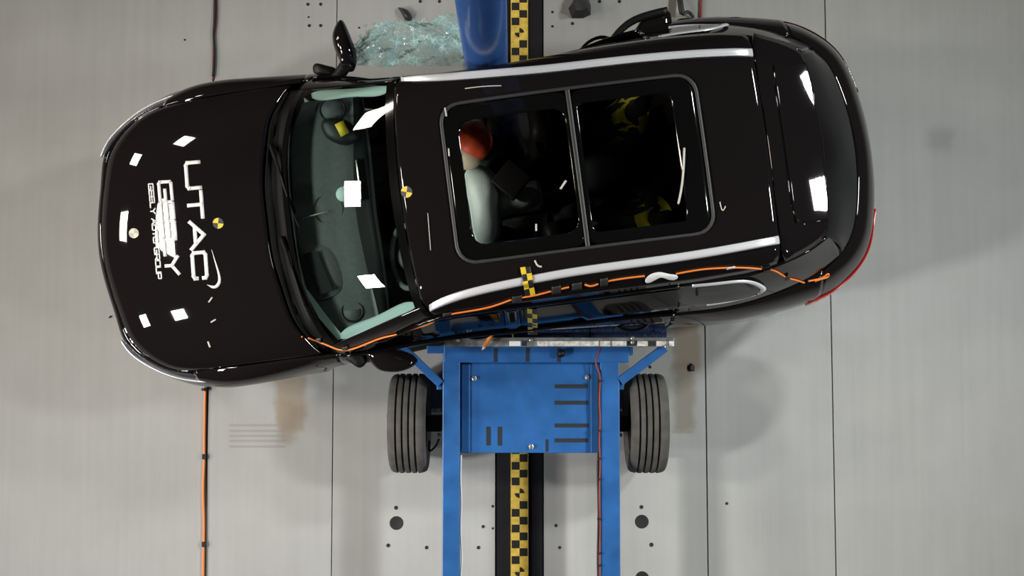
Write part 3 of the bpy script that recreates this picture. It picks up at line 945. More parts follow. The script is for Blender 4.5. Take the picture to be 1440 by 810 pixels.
hud = [UV(*p, 1.03) for p in ((424, 349), (455, 345), (473, 362), (479, 405), (466, 417), (443, 420), (428, 385))]
mb = MB(); mb.pillow([(p[0], p[1]) for p in hud], 1.012, .022, .02, rings=4, power=.35); car_mesh(mb, 'display_hood', M['dash'], dash)
hud2 = [UV(*p, 1.05) for p in ((429, 356), (446, 353), (468, 408), (449, 415))]
mb = MB(); mb.prism([(p[0], p[1]) for p in hud2], 1.02, 1.05); car_mesh(mb, 'display_recess', M['dash_dark'], dash, smooth=False)
mb = MB(); mb.pillow([UV(x, y, 1.05)[:2] for x, y in ((452, 170), (470, 165), (492, 172), (505, 188), (494, 202), (470, 200), (455, 188))], 1.03, .05, .05)
pod = car_mesh(mb, 'sensor_pod', M['dash_dark'], dash)
a = UV(481, 181, 1.09); mb = MB(); mb.box(a, (.055, .08, .012), rz=-.35); car_mesh(mb, 'yellow_label', M['yellow'], pod)
# dark band of instrument panel towards the cabin
mb = MB(); G = loft([mirrored([(1.60, 0, 1.003), (1.61, .3, 1.0), (1.63, .55, .985), (1.64, .72, .97)]), mirrored([(1.73, 0, .98), (1.74, .3, .98), (1.74, .55, .965), (1.74, .735, .95)])], 4, 30)
mb.grid(G); up_faces(mb); car_mesh(mb, 'instrument_panel', M['dash_dark'], dash, solid=.01)
sw = UV(557, 362, 1.05)
wheel_pts = []
for k in range(37):
    q = 2 * PI * k / 36
    wheel_pts.append((sw[0] + .055 + .10 * math.cos(q), sw[1] + .185 * math.sin(q), .98 + .155 * math.cos(q)))
mb = MB(); mb.tube(wheel_pts, .017, 8, caps=False); stw = car_mesh(mb, 'steering_wheel', M['dash'])
mb = MB(); mb.pillow([(sw[0] + .055 + .05 * math.cos(q), sw[1] + .08 * math.sin(q)) for q in np.linspace(0, 2 * PI, 9)[:-1]], .97, .02); car_mesh(mb, 'wheel_hub', M['dash_dark'], stw)
m0 = UV(478, 268, 1.30)
mb = MB(); mb.lathe([(.042, -.02), (.045, 0), (.038, .012), (.001, .014)], (m0[0] - .0, m0[1], 1.15), n=24); car_mesh(mb, 'rain_sensor', M['pillar_trim'], windscreen)
mb = MB(); a = UV(498, 258, 1.2); mb.box((a[0] + .06, a[1], 1.31), (.05, .24, .05)); car_mesh(mb, 'rear_view_mirror', M['gloss_black'], windscreen, smooth=False, bevel=.01)


def front_seat(v):
    mb = MB(); mb.pillow(rrect(2.02, 2.55, v - .26, v + .26, .10), .55, .12, .12, rings=5, power=.4); s = car_mesh(mb, 'front_seat', M['seat'])
    G = np.array([[(2.46 + .30 * t + .04 * math.cos(q), v + (.25 - .05 * t) * math.sin(q) * 1.0, .6 + .55 * t) for q in np.linspace(0, 2 * PI, 17)] for t in np.linspace(0, 1, 6)])
    mb = MB().grid(G); car_mesh(mb, 'seat_back', M['seat'], s, weld=True)
    mb = MB(); mb.pillow(rrect(2.70, 2.82, v - .13, v + .13, .05), 1.26, .09, .09, rings=5, power=.4); car_mesh(mb, 'head_restraint', M['seat'], s)


front_seat(.36); front_seat(-.36)
mb = MB(); mb.pillow(rrect(3.0, 3.5, -.66, .66, .1), .58, .1, .1, rings=4, power=.4); rs = car_mesh(mb, 'rear_seat', M['seat'])
G = np.array([[(3.46 + .22 * t + .05 * math.cos(q), .64 * math.sin(q), .6 + .55 * t) for q in np.linspace(0, 2 * PI, 21)] for t in np.linspace(0, 1, 5)])
car_mesh(MB().grid(G), 'seat_back', M['seat'], rs, weld=True)
mb = MB(); mb.box((3.95, 0, .98), (.55, 1.2, .03)); car_mesh(mb, 'parcel_shelf', M['cabin'], smooth=False)
mb = MB(); mb.box((2.3, 0, .62), (.9, .2, .22)); car_mesh(mb, 'centre_console', M['cabin'], smooth=False, bevel=.03)
# deployed airbags in front of the seats
ab = MB(); ab.pillow([UV(x, y, 1.22)[:2] for x, y in ((656, 238), (676, 232), (697, 245), (703, 290), (702, 335), (690, 349), (675, 346), (664, 318), (658, 280))], 1.20, .13, .2, rings=7)
bag = car_mesh(ab, 'airbag', M['airbag'])
ab = MB(); ab.pillow([UV(x, y, 1.16)[:2] for x, y in ((690, 268), (722, 268), (745, 262), (762, 276), (752, 291), (722, 300), (700, 306), (688, 292))], 1.14, .09, .12, rings=7)
car_mesh(ab, 'airbag', M['airbag'])
hr = [UV(x, y, 1.34)[:2] for x, y in ((716, 222), (748, 248), (722, 281), (690, 254))]
mb = MB(); mb.prism(hr, 1.25, 1.33); car_mesh(mb, 'torn_trim_panel', M['seat'], smooth=False, bevel=.008)

# fill lamp added under the front roof edge to brighten airbag and dummy head
mb = MB(); mb.lathe([(.03, .0), (.03, -.012), (.024, -.018), (.001, -.02)], (2.13, .02, 1.555), n=16)
M['fill_lens'] = mat('glowing_fill_lens', (.9, .9, .85), .4, emit=((1, .95, .85), 3.0))
cabin_fill = car_mesh(mb, 'cabin_fill_lamp', M['fill_lens'])
dl = bpy.data.lights.new('cabin_fill_light', 'POINT'); dl.energy = 2.2; dl.color = (1, .95, .86); dl.shadow_soft_size = .03
dlo = bpy.data.objects.new('cabin_fill_light', dl); COL.objects.link(dlo); dlo.parent = car; dlo.location = (2.15, -.02, 1.50)

# ---- wipers
for half, base in ((1, .10), (-1, -.45)):
    pts = [(1.185, base, 1.085), (1.215, base + .12, 1.105), (1.25, base + .30, 1.105), (1.285, base + .42, 1.095)]
    mb = MB(); mb.tube(spline(pts, 16), [.014] * 4 + [.009] * 12, 6); w_ = car_mesh(mb, 'wiper', M['cowl'])
    mb = MB(); mb.tube(spline([(p[0] + .02, p[1] + .1, p[2] + .01) for p in pts], 16), .005, 5); car_mesh(mb, 'wiper_blade', M['rubber'], w_)

# ---- door mirrors (both torn out of place)
mb = MB(); mb.pillow([UV(x, y, 1.03)[:2] for x, y in ((478, 12), (468, 28), (466, 44), (471, 62), (477, 76), (480, 84), (492, 85), (497, 78), (499, 58), (493, 38), (485, 20))], 1.03, .07, .09, rings=8)
mir = car_mesh(mb, 'door_mirror', M['paint'])
mb = MB(); mb.tube(spline([(*UV(484, 78, .98)[:2], .99), (*UV(478, 90, .98)[:2], .985), (*UV(470, 102, .98)[:2], .98)], 8), .035, 8); car_mesh(mb, 'mirror_arm', M['black_plastic'], mir)
mb = MB(); mb.pillow([UV(x, y, .95)[:2] for x, y in ((512, 497), (530, 496), (550, 502), (570, 513), (590, 526), (580, 535), (552, 537), (533, 531), (518, 513))], .95, .06, .08, rings=8)
mir2 = car_mesh(mb, 'door_mirror', M['paint'])
mb = MB(); mb.pillow([UV(x, y, .93)[:2] for x, y in ((482, 505), (500, 498), (514, 506), (517, 520), (508, 527), (496, 520))], .93, .03, .04, rings=5)
car_mesh(mb, 'mirror_glass', M['black_plastic'], mir2)
mb = MB(); mb.tube([(*UV(520, 490, .97)[:2], .97), (*UV(528, 505, .95)[:2], .95)], .03, 8); car_mesh(mb, 'mirror_arm', M['black_plastic'], mir2)
mb = MB(); mb.pillow([UV(x, y, .95)[:2] for x, y in ((441, 84), (458, 83), (472, 86), (472, 97), (455, 99), (441, 97))], .95, .03, .04, rings=4); car_mesh(mb, 'fender_end', M['black_plastic'])

# ---- bent right rear door, its upper edge pushed outwards
bent = [UV(x, y, z) for x, y, z in ((800, 74, 1.0), (846, 62, 1.02), (862, 44, 1.03), (882, 27, 1.04), (905, 19, 1.05), (938, 13, 1.05))]
mb = MB(); mb.tube(spline(bent, 24), .024, 8); car_mesh(mb, 'bent_window_frame', M['black_plastic'], doors['r', -1])
mb = MB(); mb.pillow([UV(x, y, 1.0)[:2] for x, y in ((905, 20), (925, 14), (940, 14), (944, 24), (943, 44), (935, 56), (900, 60), (862, 64), (848, 58), (866, 46), (888, 40), (898, 28))], 1.0, .04, .10, rings=8)
car_mesh(mb, 'bent_door_edge', M['paint'], doors['r', -1])
mb = MB(); mb.pillow([UV(x, y, 1.0)[:2] for x, y in ((948, 30), (1000, 26), (1046, 27), (1047, 34), (1000, 46), (950, 46))], 1.0, .03, .12, rings=6); car_mesh(mb, 'torn_quarter_trim', M['black_plastic'])

# ---- shattered window hanging from the right front door
bot = [(499, 92, 1.0), (530, 93, 1.0), (560, 93, 1.0), (600, 93, 1.0), (640, 93, 1.0), (662, 92, 1.0)]
midl = [(499, 74, .98), (525, 62, 1.0), (560, 58, .97), (600, 54, 1.0), (635, 54, .97), (656, 60, .98)]
top = [(501, 62, .97), (518, 44, .97), (545, 32, .98), (580, 29, .96), (612, 26, .98), (641, 17, .96)]
G = loft([[UV(*p) for p in r] for r in (bot, midl, top)], 34, 64)
G = np.array(G)
A, B = np.meshgrid(np.linspace(0, 1, G.shape[0]), np.linspace(0, 1, G.shape[1]), indexing='ij')
fold = np.zeros_like(A)
for k in range(9):
    fa, fb, ph, q = RNG.uniform(2, 9), RNG.uniform(4, 18), RNG.uniform(0, 6.28), RNG.uniform(.3, 1)
    fold += q * np.abs(np.sin(fa * A * RNG.choice([-1, 1]) + fb * B + ph)) / 3
nz = RNG.normal(size=A.shape)
for _ in range(2):
    nz = (nz + np.roll(nz, 1, 0) + np.roll(nz, -1, 0) + np.roll(nz, 1, 1) + np.roll(nz, -1, 1)) / 3.2
G[:, :, 2] += (fold - fold.mean()) * .05 + nz * .003
G[-1, :, 1] += RNG.normal(size=G.shape[1]) * .014
G[:, 0, 0] += RNG.normal(size=G.shape[0]) * .008
mb = MB().grid(G)
sw_o = MB(); sw_o.v = [(p[0], -p[1], p[2]) for p in mb.v]; sw_o.f = [f[::-1] for f in mb.f]
sw_o.build('shattered_window', M['shatter'], doors['f', -1], smooth=False, solid=.0025)

# ---- ray hits on the outer skin
allv, allf = [], []
for vs, fs in HITS:
    o = len(allv); allv += vs; allf += [tuple(i + o for i in f) for f in fs]
BVH = BVHTree.FromPolygons([Vector(v) for v in allv], allf)


def hit(px, py, lift=0.0):
    d = Vector(ray(px, py)); loc, nrm, idx, dist = BVH.ray_cast(Vector(CAM), d)
    if loc is None:
        return np.array(P(px, py, .8)), np.array([0, 0, 1.0])
    if nrm.dot(d) > 0: nrm = -nrm
    return np.array(loc + nrm * lift), np.array(nrm)


def on_car(mb, name, m, parent=None, **kw):
    """mb in world coordinates -> child of the car"""
    c, s = math.cos(-YAW), math.sin(-YAW)
    out = MB(); out.f = mb.f
    for p in mb.v:
        x, y = p[0] - NOSE[0], p[1] - NOSE[1]
        out.v.append((x * c - y * s, x * s + y * c, p[2]))
    return out.build(name, M[m], parent or car, **kw)


def px_patch(mb, quad, lift=.002, n=4, k=3, h=.0015):
    """thin sticker laid over the car inside a pixel quad a, b, c, d (a-b and d-c run the same way)"""
    a, b, c, d = [np.array(q, float) for q in quad]
    top = np.array([[hit(*((a + (b - a) * s) * (1 - t) + (d + (c - d) * s) * t), lift + h)[0] for s in np.linspace(0, 1, n)] for t in np.linspace(0, 1, k)])
    mb.grid(top)


LET = {'U': (1, [[(0, 1), (0, .12), (.1, 0), (.9, 0), (1, .12), (1, 1)]]), 'T': (1, [[(0, 1), (1, 1)], [(.5, 1), (.5, 0)]]),
       'A': (1.05, [[(0, 0), (.5, 1), (1, 0)], [(.24, .33), (.76, .33)]]), 'C': (1, [[(1, .74), (1, .9), (.9, 1), (.1, 1), (0, .88), (0, .12), (.1, 0), (.9, 0), (1, .1), (1, .26)]]),
       'G': (1.1, [[(1, 1), (.1, 1), (0, .9), (0, .1), (.1, 0), (1, 0), (1, .46), (.45, .46)]]), 'E': (1, [[(1, 1), (.1, 1), (0, .9), (0, .1), (.1, 0), (1, 0)], [(.0, .5), (1, .5)]]),
       'L': (.95, [[(0, 1), (0, 0), (1, 0)]]), 'Y': (1.05, [[(0, 1), (.5, .48), (1, 1)], [(.5, .48), (.5, 0)]]),
       'O': (1.1, [[(.1, 0), (.9, 0), (1, .1), (1, .9), (.9, 1), (.1, 1), (0, .9), (0, .1), (.1, 0)]]),
       'R': (1.05, [[(0, 0), (0, 1), (.9, 1), (1, .9), (1, .5), (.9, .42), (0, .42)], [(.5, .42), (1, 0)]]), 'P': (1.05, [[(0, 0), (0, 1), (.9, 1), (1, .9), (1, .45), (.9, .36), (0, .36)]]), ' ': (.55, [])}


def word(text, base0, base1, cap, wide, gap, stroke, name):
    """letters drawn with strokes on the hood: base0 -> base1 is the base line, cap the cap-height vector (pixels)"""
    b0, b1, cp = np.array(base0, float), np.array(base1, float), np.array(cap, float)
    adv = sum(LET[c][0] * wide for c in text) + gap * (len(text) - 1)
    x = 0; mb = MB()
    Ld = b1 - b0; ln = np.linalg.norm(Ld); ch = np.linalg.norm(cp); k = ln / adv
    for c in text:
        w, strokes = LET[c]
        for st in strokes:
            for p, q in zip(st[:-1], st[1:]):
                A = b0 + Ld * ((x + p[0] * w * wide) / adv) + cp * p[1]; B = b0 + Ld * ((x + q[0] * w * wide) / adv) + cp * q[1]
                t = B - A; l = np.linalg.norm(t); t /= l; nn = np.array([-t[1], t[0]]) * stroke / 2
                A = A - t * stroke * .42; B = B + t * stroke * .42
                px_patch(mb, (A - nn, B - nn, B + nn, A + nn), .002, max(2, int(l / 4) + 1), 2)
        x += w * wide + gap
    return on_car(mb, name, 'white', hood, smooth=True, solid=.0006)


word('UTAC', (261.5, 229.5), (273, 392), (18.5, -1.6), 1.0, .16, 5.2, 'lettering')
word('GEELY', (223.5, 256.5), (235, 386), (17, -1.2), 1.0, .14, 4.6, 'lettering')
word('GEELY AUTO GROUP', (209.3, 259), (221.5, 392), (6.2, -.5), 1.0, .22, 1.75, 'lettering')['kind'] = 'stuff'
# swoosh after the big lettering
mb = MB()
sw_c = spline([(298, 351), (303, 368), (308, 385), (308.5, 397), (303, 403.5), (292, 400.5)], 26)
sw_w = np.interp(np.linspace(0, 1, 26), [0, .45, .75, .88, 1], [.5, 2.6, 4.6, 3.8, .6])
for i in range(25):
    t = sw_c[i + 1] - sw_c[i]; t /= np.linalg.norm(t); nn = np.array([-t[1], t[0]])
    px_patch(mb, (sw_c[i] - nn * sw_w[i] / 2, sw_c[i + 1] + t * .3 - nn * sw_w[i + 1] / 2, sw_c[i + 1] + t * .3 + nn * sw_w[i + 1] / 2, sw_c[i] + nn * sw_w[i] / 2), .002, 2, 2)
on_car(mb, 'swoosh_mark', 'white', hood, solid=.0006)


def target_sticker(px, py, r, rot, bright, dark, parent):
    o = None
    for q in range(4):
        mb = MB()
        c = np.array([px, py]); pts = [c] + [c + r * np.array([math.cos(rot + q * PI / 2 + k * PI / 16), math.sin(rot + q * PI / 2 + k * PI / 16)]) for k in range(9)]
        vs = [hit(*p, .003)[0] for p in pts]
        mb.add(vs, [(0, k + 1, k) for k in range(1, 9)])
        ob = on_car(mb, 'target_quarter', bright if q % 2 == 0 else dark, parent, smooth=False, solid=.0006)


M['target_pale'] = mat('pale_target_print', (0.62, 0.58, 0.42), 0.5)
M['target_grey'] = mat('grey_target_print', (0.38, 0.37, 0.35), 0.5)
target_sticker(307, 314, 7.6, .1, 'yellow', 'black_print', hood)
target_sticker(188.5, 328, 7, .1, 'target_pale', 'target_grey', hood)
target_sticker(572, 270, 8, .15, 'yellow', 'black_print', roof)


def checker(quad, rows, parent, name, yel):
    a, b, c, d = [np.array(q, float) for q in quad]
    mb = MB(); px_patch(mb, quad, .004, 8, 22); base = on_car(mb, name, 'black_print', parent, solid=.0008)
    for i in range(rows):
        for j in range(2):
            if (i + j) % 2: continue
            def at(s, t): return (a + (b - a) * s) * (1 - t) + (d + (c - d) * s) * t
            mb = MB(); px_patch(mb, (at(j / 2, i / rows), at((j + 1) / 2, i / rows), at((j + 1) / 2, (i + 1) / rows), at(j / 2, (i + 1) / rows)), .0075, 5, 5)
            on_car(mb, 'yellow_square', yel, base, smooth=False, solid=.0006)


checker(((731.5, 376), (746, 374.5), (752.5, 412), (739, 416.5)), 4, roof, 'checker_tape', 'yellow')
M['yellow_dim'] = mat('darker_yellow_print', (0.42, 0.32, 0.04), 0.55)  # darker yellow for the squares of the lower tape
checker(((741, 432), (755, 434), (756, 471), (742.5, 471)), 6, None, 'checker_tape', 'yellow_dim')

# ---- top-level things lying on the car
def cord(path, name, r=.0055, m='orange', label=None, cat='cord', group=None, n=None, lift=None):
    c = spline(path, n or max(6, len(path) * 6))
    pts = [hit(x, y, (lift or r) + .002)[0] for x, y in c]
    mb = MB(); mb.tube(pts, r, 6)
    return tag(mb.build(name, M[m]), label, cat, group)


cord([(425, 473), (440, 478), (455, 482), (470, 488), (482, 491), (497, 489), (520, 480), (540, 473), (560, 468), (580, 461), (600, 455), (624, 443)], 'orange_cord', label='long orange cord taped along the left front pillar from the windscreen corner', group=None)
cord([(635, 440), (660, 436), (690, 430), (719, 420)], 'orange_cord', label='orange cord taped along the roof edge left of the checkered tape')
cord([(734, 417), (752, 414), (775, 408)], 'orange_cord', label='short orange cord end crossing the lower tip of the checkered roof tape')
cord([(789, 405), (800, 402.5)], 'orange_cord', label='very short orange cord stub between two black tape pieces on the roof edge')
cord([(822, 399), (830, 401), (841, 398)], 'orange_cord', label='kinked orange and yellow cord stub left of the white cloth tape')
cord([(855, 394), (880, 390), (906, 387)], 'orange_cord', label='orange cord running into the white cloth tape from its left')
cord([(950, 384), (985, 378), (1020, 375.5), (1050, 375.5), (1073, 377.5)], 'orange_cord', label='orange cord running right from the white cloth tape above the chrome quarter window')
cord([(1083, 377.5), (1092, 381), (1103, 388)], 'orange_cord', label='short curved orange cord on the rear pillar just behind the quarter window')
cord([(1110, 390.5), (1120, 393), (1130, 396.5)], 'orange_cord', label='short orange cord on the rear shoulder beside the doubled cord end')
cord([(1135, 394.5), (1148, 392), (1158, 388), (1164, 384.5), (1164, 387), (1156, 391), (1145, 394.5)], 'orange_cord', label='doubled orange cord end curling near the left tail light')


def tape(quad, label, m='black_tape', lift=.009):
    mb = MB(); px_patch(mb, quad, lift, 4, 4)
    return tag(mb.build('tape_piece', M[m], solid=.0015), label, 'tape', 'tape pieces holding the orange cord')


for (x, y, w, h, lb) in ((449, 478, 8, 7, 'clear grey tape over the orange cord at the windscreen corner'), (486, 489, 8, 6, 'grey tape over the orange cord below the front pillar foot'),
                         (629, 442, 12, 8, 'black tape piece between the first two orange cord lengths'), (727, 419, 14, 9, 'black tape piece just left of the checkered roof tape'),
                         (782, 406, 13, 10, 'black tape piece right of the checkered roof tape'), (811, 401, 14, 9, 'black tape piece on the roof edge between two cord stubs'),
                         (849, 395, 11, 10, 'black tape piece left of the orange cord into the white tape'), (1078, 377.5, 10, 7, 'black tape at the top of the rear pillar between cord ends'),
                         (1106, 389, 7, 6, 'black tape on the rear pillar between two short orange cords'), (1027, 375, 12, 3, 'narrow silver tape band over the orange cord above the quarter window')):
    tape(((x - w / 2, y - h / 2 + 1), (x + w / 2, y - h / 2 - 1), (x + w / 2, y + h / 2 - 1), (x - w / 2, y + h / 2 + 1)), lb, 'white_tape' if 'silver' in lb else ('frame' if 'grey' in lb else 'black_tape'))

mb = MB()
oc = [(904, 396), (908, 386), (920, 381), (930, 380), (942, 384), (954, 384), (954, 391), (945, 394), (936, 390), (928, 388), (918, 393), (911, 398)]
pts = [hit(x, y, .012)[0] for x, y in oc]
ctr = hit(928, 385, .026)[0]
mb.add(pts + [ctr], [(i, (i + 1) % 12, 12)[::-1] for i in range(12)])
o = mb.build('cloth_tape', M['white_tape'], smooth=True, solid=.004, sub=1)
tag(o, 'crumpled white cloth tape patch over the orange cord on the left roof edge', 'tape')


def strip_on(path, w, name, label, m='pale', cat='fragment', group=None, lift=.004):
    c = spline(path, max(3, len(path) * 4)); mb = MB()
    L_, R_ = [], []
    for i, p in enumerate(c):
        t = c[min(i + 1, len(c) - 1)] - c[max(i - 1, 0)]; t /= np.linalg.norm(t); nn = np.array([-t[1], t[0]]) * w / 2
        L_.append(hit(*(p - nn), lift)[0]); R_.append(hit(*(p + nn), lift)[0])
    mb.grid(np.array([L_, R_]))
    return tag(mb.build(name, M[m], solid=.003), label, cat, group)


FR = 'small pale fragments scattered on the roof'
strip_on([(962, 208), (961, 235), (958, 265), (953.5, 287)], 3.0, 'pale_strip', 'long thin pale strip lying curved on the rear sunroof glass', cat='strip')
for (path, w, lb) in (([(626, 152), (628, 164)], 2.2, 'pale fragment near the front upper corner of the sunroof'), ([(631, 209), (632, 220)], 2.0, 'pale fragment at the front edge of the sunroof beside the red head'),
                      ([(754, 315), (754, 325)], 2.6, 'pale upright fragment on the front sunroof pane below the airbag'), ([(796, 254), (788, 266)], 3.0, 'pale slanted fragment beside the sunroof divider'),
                      ([(752, 366), (757, 374), (762, 375)], 2.4, 'bent pale fragment above the checkered roof tape'), ([(654, 125), (680, 122), (705, 121)], 1.2, 'thin pale scratch strip along the roof between rail and sunroof'),
                      ([(1012, 284), (1016, 296), (1020, 290)], 1.4, 'thin bent fragment on the roof behind the sunroof'), ([(602, 300), (606, 352)], .8, 'hair-thin strip on the roof in front of the sunroof')):
    strip_on(path, w, 'pale_fragment', lb, group=FR)
for (path, w, lb) in (([(299, 418), (294, 425)], 2, 'pale fragment on the hood below the swoosh mark'), ([(304, 449), (297, 453)], 2, 'pale fragment on the hood in the middle of a row of three'), ([(293, 480), (296, 488)], 2.2, 'pale fragment on the hood nearest the left headlight')):
    strip_on(path, w, 'pale_fragment', lb, group='small pale fragments on the hood')

# ------------------------------------------------------------------ crash test dummies in the car
def W(u, v, w):
    return NOSE + u * EU + v * EV + np.array([0, 0, w])


def skin_body(name, joints, bones, m, parent, sub=2):
    """one continuous skinned body: joints {name: (position, radius)}"""
    names = list(joints); me = bpy.data.meshes.new(name)
    me.from_pydata([tuple(joints[k][0]) for k in names], [(names.index(a), names.index(b)) for a, b in bones], [])
    o = bpy.data.objects.new(name, me); COL.objects.link(o); o.parent = parent
    sk = o.modifiers.new('skin', 'SKIN'); sk.use_smooth_shade = True
    if not me.skin_vertices: me.attributes  # layer is made with the modifier
    for i, k in enumerate(names):
        r = joints[k][1]; me.skin_vertices[0].data[i].radius = (r, r)
        me.skin_vertices[0].data[i].use_root = (i == 0)
    s = o.modifiers.new('sub', 'SUBSURF'); s.levels = s.render_levels = sub
    me.materials.append(m)
    return o


def dummy(name, hip, k, label, lean, suit, head_col, turn=0.0):
    root = thing(name, label, 'crash dummy', W(*hip), YAW)
    def J(du, dv, dw): return Vector((du * k, -dv * k, dw * k))
    lu, lv = lean
    neck = (lu * .55, lv * .55, .50); head = (lu * .8 - .02, lv * .8, .66)
    j = {'pelvis': (J(0, 0, .09), .13 * k), 'belly': (J(.03 + lu * .2, lv * .2, .22), .125 * k), 'chest': (J(.04 + lu * .4, lv * .4, .38), .14 * k),
         'neck': (J(*neck), .055 * k), 'head': (J(*head), .085 * k), 'crown': (J(head[0], head[1], head[2] + .1), .07 * k)}
    b = [('pelvis', 'belly'), ('belly', 'chest'), ('chest', 'neck'), ('neck', 'head'), ('head', 'crown')]
    for s, nm in ((1, 'l'), (-1, 'r')):
        j['sh' + nm] = (J(.03 + lu * .45, lv * .45 + s * .19, .43), .06 * k); j['el' + nm] = (J(-.08 + lu * .4, lv * .4 + s * .24, .20), .045 * k)
        j['wr' + nm] = (J(-.30 + lu * .3, lv * .3 + s * .20, .20), .032 * k); j['ha' + nm] = (J(-.38 + lu * .3, lv * .3 + s * .19, .21), .03 * k)
        j['kn' + nm] = (J(-.42, s * .13, .14), .065 * k); j['an' + nm] = (J(-.58, s * .13, -.22), .045 * k); j['fo' + nm] = (J(-.74, s * .14, -.26), .04 * k)
        b += [('chest', 'sh' + nm), ('sh' + nm, 'el' + nm), ('el' + nm, 'wr' + nm), ('wr' + nm, 'ha' + nm), ('pelvis', 'kn' + nm), ('kn' + nm, 'an' + nm), ('an' + nm, 'fo' + nm)]
    skin_body('body', j, b, M['suit'], root)
    # clothing: a loose shell round the trunk, and the paint on the head
    if suit:
        mb = MB(); G = []
        for t, (cx, cy, cz, r) in zip(range(5), ((0, 0, .02, .155), (.03 + lu * .2, lv * .2, .2, .16), (.04 + lu * .4, lv * .4, .36, .175), (.03 + lu * .47, lv * .47, .46, .15), (lu * .52, lv * .52, .51, .075))):
            G.append([J(cx + r * .85 * math.cos(q), cy + r * 1.15 * math.sin(q), cz) for q in np.linspace(0, 2 * PI, 21)])
        mb.grid(np.array([[tuple(p) for p in r] for r in G])); mb.build('shirt', suit, root, weld=True, solid=.008)
        if suit is M['yellow_cloth']:
            for s_ in (1, -1):
                mb = MB(); mb.tube([J(-.16, s_ * .03, .05), J(-.14 + lu * .3, lv * .3 + s_ * .07, .26), J(-.08 + lu * .48, lv * .48 + s_ * .08, .46), J(.05 + lu * .5, lv * .5 + s_ * .085, .50)], .026 * k, 6)
                mb.build('harness_strap', M['rubber'], root)
    if head_col:
        mb = MB(); c = J(head[0], head[1], head[2] + .04)
        mb.lathe([(.118 * k * math.cos(a), .132 * k * math.sin(a)) for a in np.linspace(-.5, PI / 2 - .01, 9)], c, n=24)
        mb.build('painted_head_cap', head_col, root, solid=.004)
        mb = MB(); mb.lathe([(.108 * k * math.cos(a), .125 * k * math.sin(a)) for a in np.linspace(-PI / 2 + .01, PI / 2 - .01, 13)], c + J(-.035, .045, -.03), n=24)
        mb.build('face', M['skin'], root)
        mb = MB(); mb.box((c[0] - .115 * k, c[1], c[2] - .045 * k), (.03 * k, .022 * k, .045 * k)); mb.build('nose', M['skin'], root, smooth=False, bevel=.006)
    return root


hp = UV(672, 195, 1.36)
dummy('crash_test_dummy', (hp[0] + .0, hp[1] - .06, .62), 1.0, 'adult crash dummy with orange red painted head in the front passenger seat', (-.02, .08), M['suit'], M['red'])
dummy('crash_test_dummy', (2.42, .38, .60), .98, 'adult crash dummy in dark suit in the driver seat behind the pale airbag', (0.02, 0.0), M['suit'], None)
y1, y2 = UV(862, 168, 1.0), UV(905, 300, 1.0)
dummy('child_dummy', (y1[0], y1[1], .68), .72, 'child crash dummy in yellow top in the rear seat behind the passenger', (.30, -.05), M['yellow_cloth'], None)
dummy('child_dummy', (y2[0] - .06, y2[1], .68), .76, 'child crash dummy in yellow top in the rear seat behind the driver', (.30, .12), M['yellow_cloth'], None)

# ------------------------------------------------------------------ the blue trolley with the crushable barrier
tro = thing('barrier_trolley', 'blue steel crash barrier trolley on four tyres pushed into the car side', 'trolley', (*P(742, 595, 0)[:2], 0))
T0 = np.array(tro.location)


def tr_mesh(mb, name, m, parent=None, **kw):
    out = MB(); out.f = mb.f; out.v = [(p[0] - T0[0], p[1] - T0[1], p[2]) for p in mb.v]
    return out.build(name, M[m], parent or tro, **kw)


def px_box(mb, x0, y0, x1, y1, z1, z0):
    a, b = P(x0, y1, z1), P(x1, y0, z1)
    mb.box(((a[0] + b[0]) / 2, (a[1] + b[1]) / 2, (z0 + z1) / 2), (b[0] - a[0], b[1] - a[1], z1 - z0))
    return mb


ZB, ZD, ZF = .56, .50, .72
mb = MB(); a = P(622.5, 488, ZB); b = P(647, 488, ZB); mb.box(((a[0] + b[0]) / 2, (a[1] - 4.2) / 2, ZB - .06), (b[0] - a[0], a[1] + 4.2, .12)); tr_mesh(mb, 'side_beam', 'blue', smooth=False, bevel=.006)
mb = MB(); a = P(844, 488, ZB); b = P(871, 488, ZB); mb.box(((a[0] + b[0]) / 2, (a[1] - 4.2) / 2, ZB - .06), (b[0] - a[0], a[1] + 4.2, .12)); tr_mesh(mb, 'side_beam', 'blue', smooth=False, bevel=.006)
tr_mesh(px_box(MB(), 624, 486.5, 885, 510, ZB + .004, ZB - .14), 'front_crossmember', 'blue', smooth=False, bevel=.006)
deck = tr_mesh(px_box(MB(), 648, 510, 843, 637, ZD, ZD - .05), 'deck_plate', 'blue', smooth=False, bevel=.005)
for x0, y0, x1, y1, z in ((649, 512, 661, 636, ZD + .012), (831, 512, 843, 636, ZD + .012)):
    tr_mesh(px_box(MB(), x0, y0, x1, y1, z, ZD - .01), 'deck_side_strip', 'blue', deck, smooth=False, bevel=.003)
SL = [(780, 540.5, 826, 546), (780, 563.5, 827, 569), (780, 595.5, 827, 601), (780, 616.5, 826, 622), (684, 600, 690, 626.5), (700, 600, 706, 626.5), (767.5, 618, 771, 635)]
for x0, y0, x1, y1 in SL:
    mb = MB(); a, b = P(x0, y1, ZD), P(x1, y0, ZD)
    # slot as a thin dark plate on the deck, the opening's shade in its colour
    mb.box(((a[0] + b[0]) / 2, (a[1] + b[1]) / 2, ZD + .0008), (b[0] - a[0], b[1] - a[1], .002))
    tr_mesh(mb, 'deck_slot', 'slot', deck, smooth=False)
for x, y0, y1 in ((697, 490, 509), (742, 489, 509), (786, 489, 509)):
    tr_mesh(px_box(MB(), x - 2.4, y0, x + 2.4, y1, ZB + .0065, ZB), 'crossmember_gap', 'slot', smooth=False)
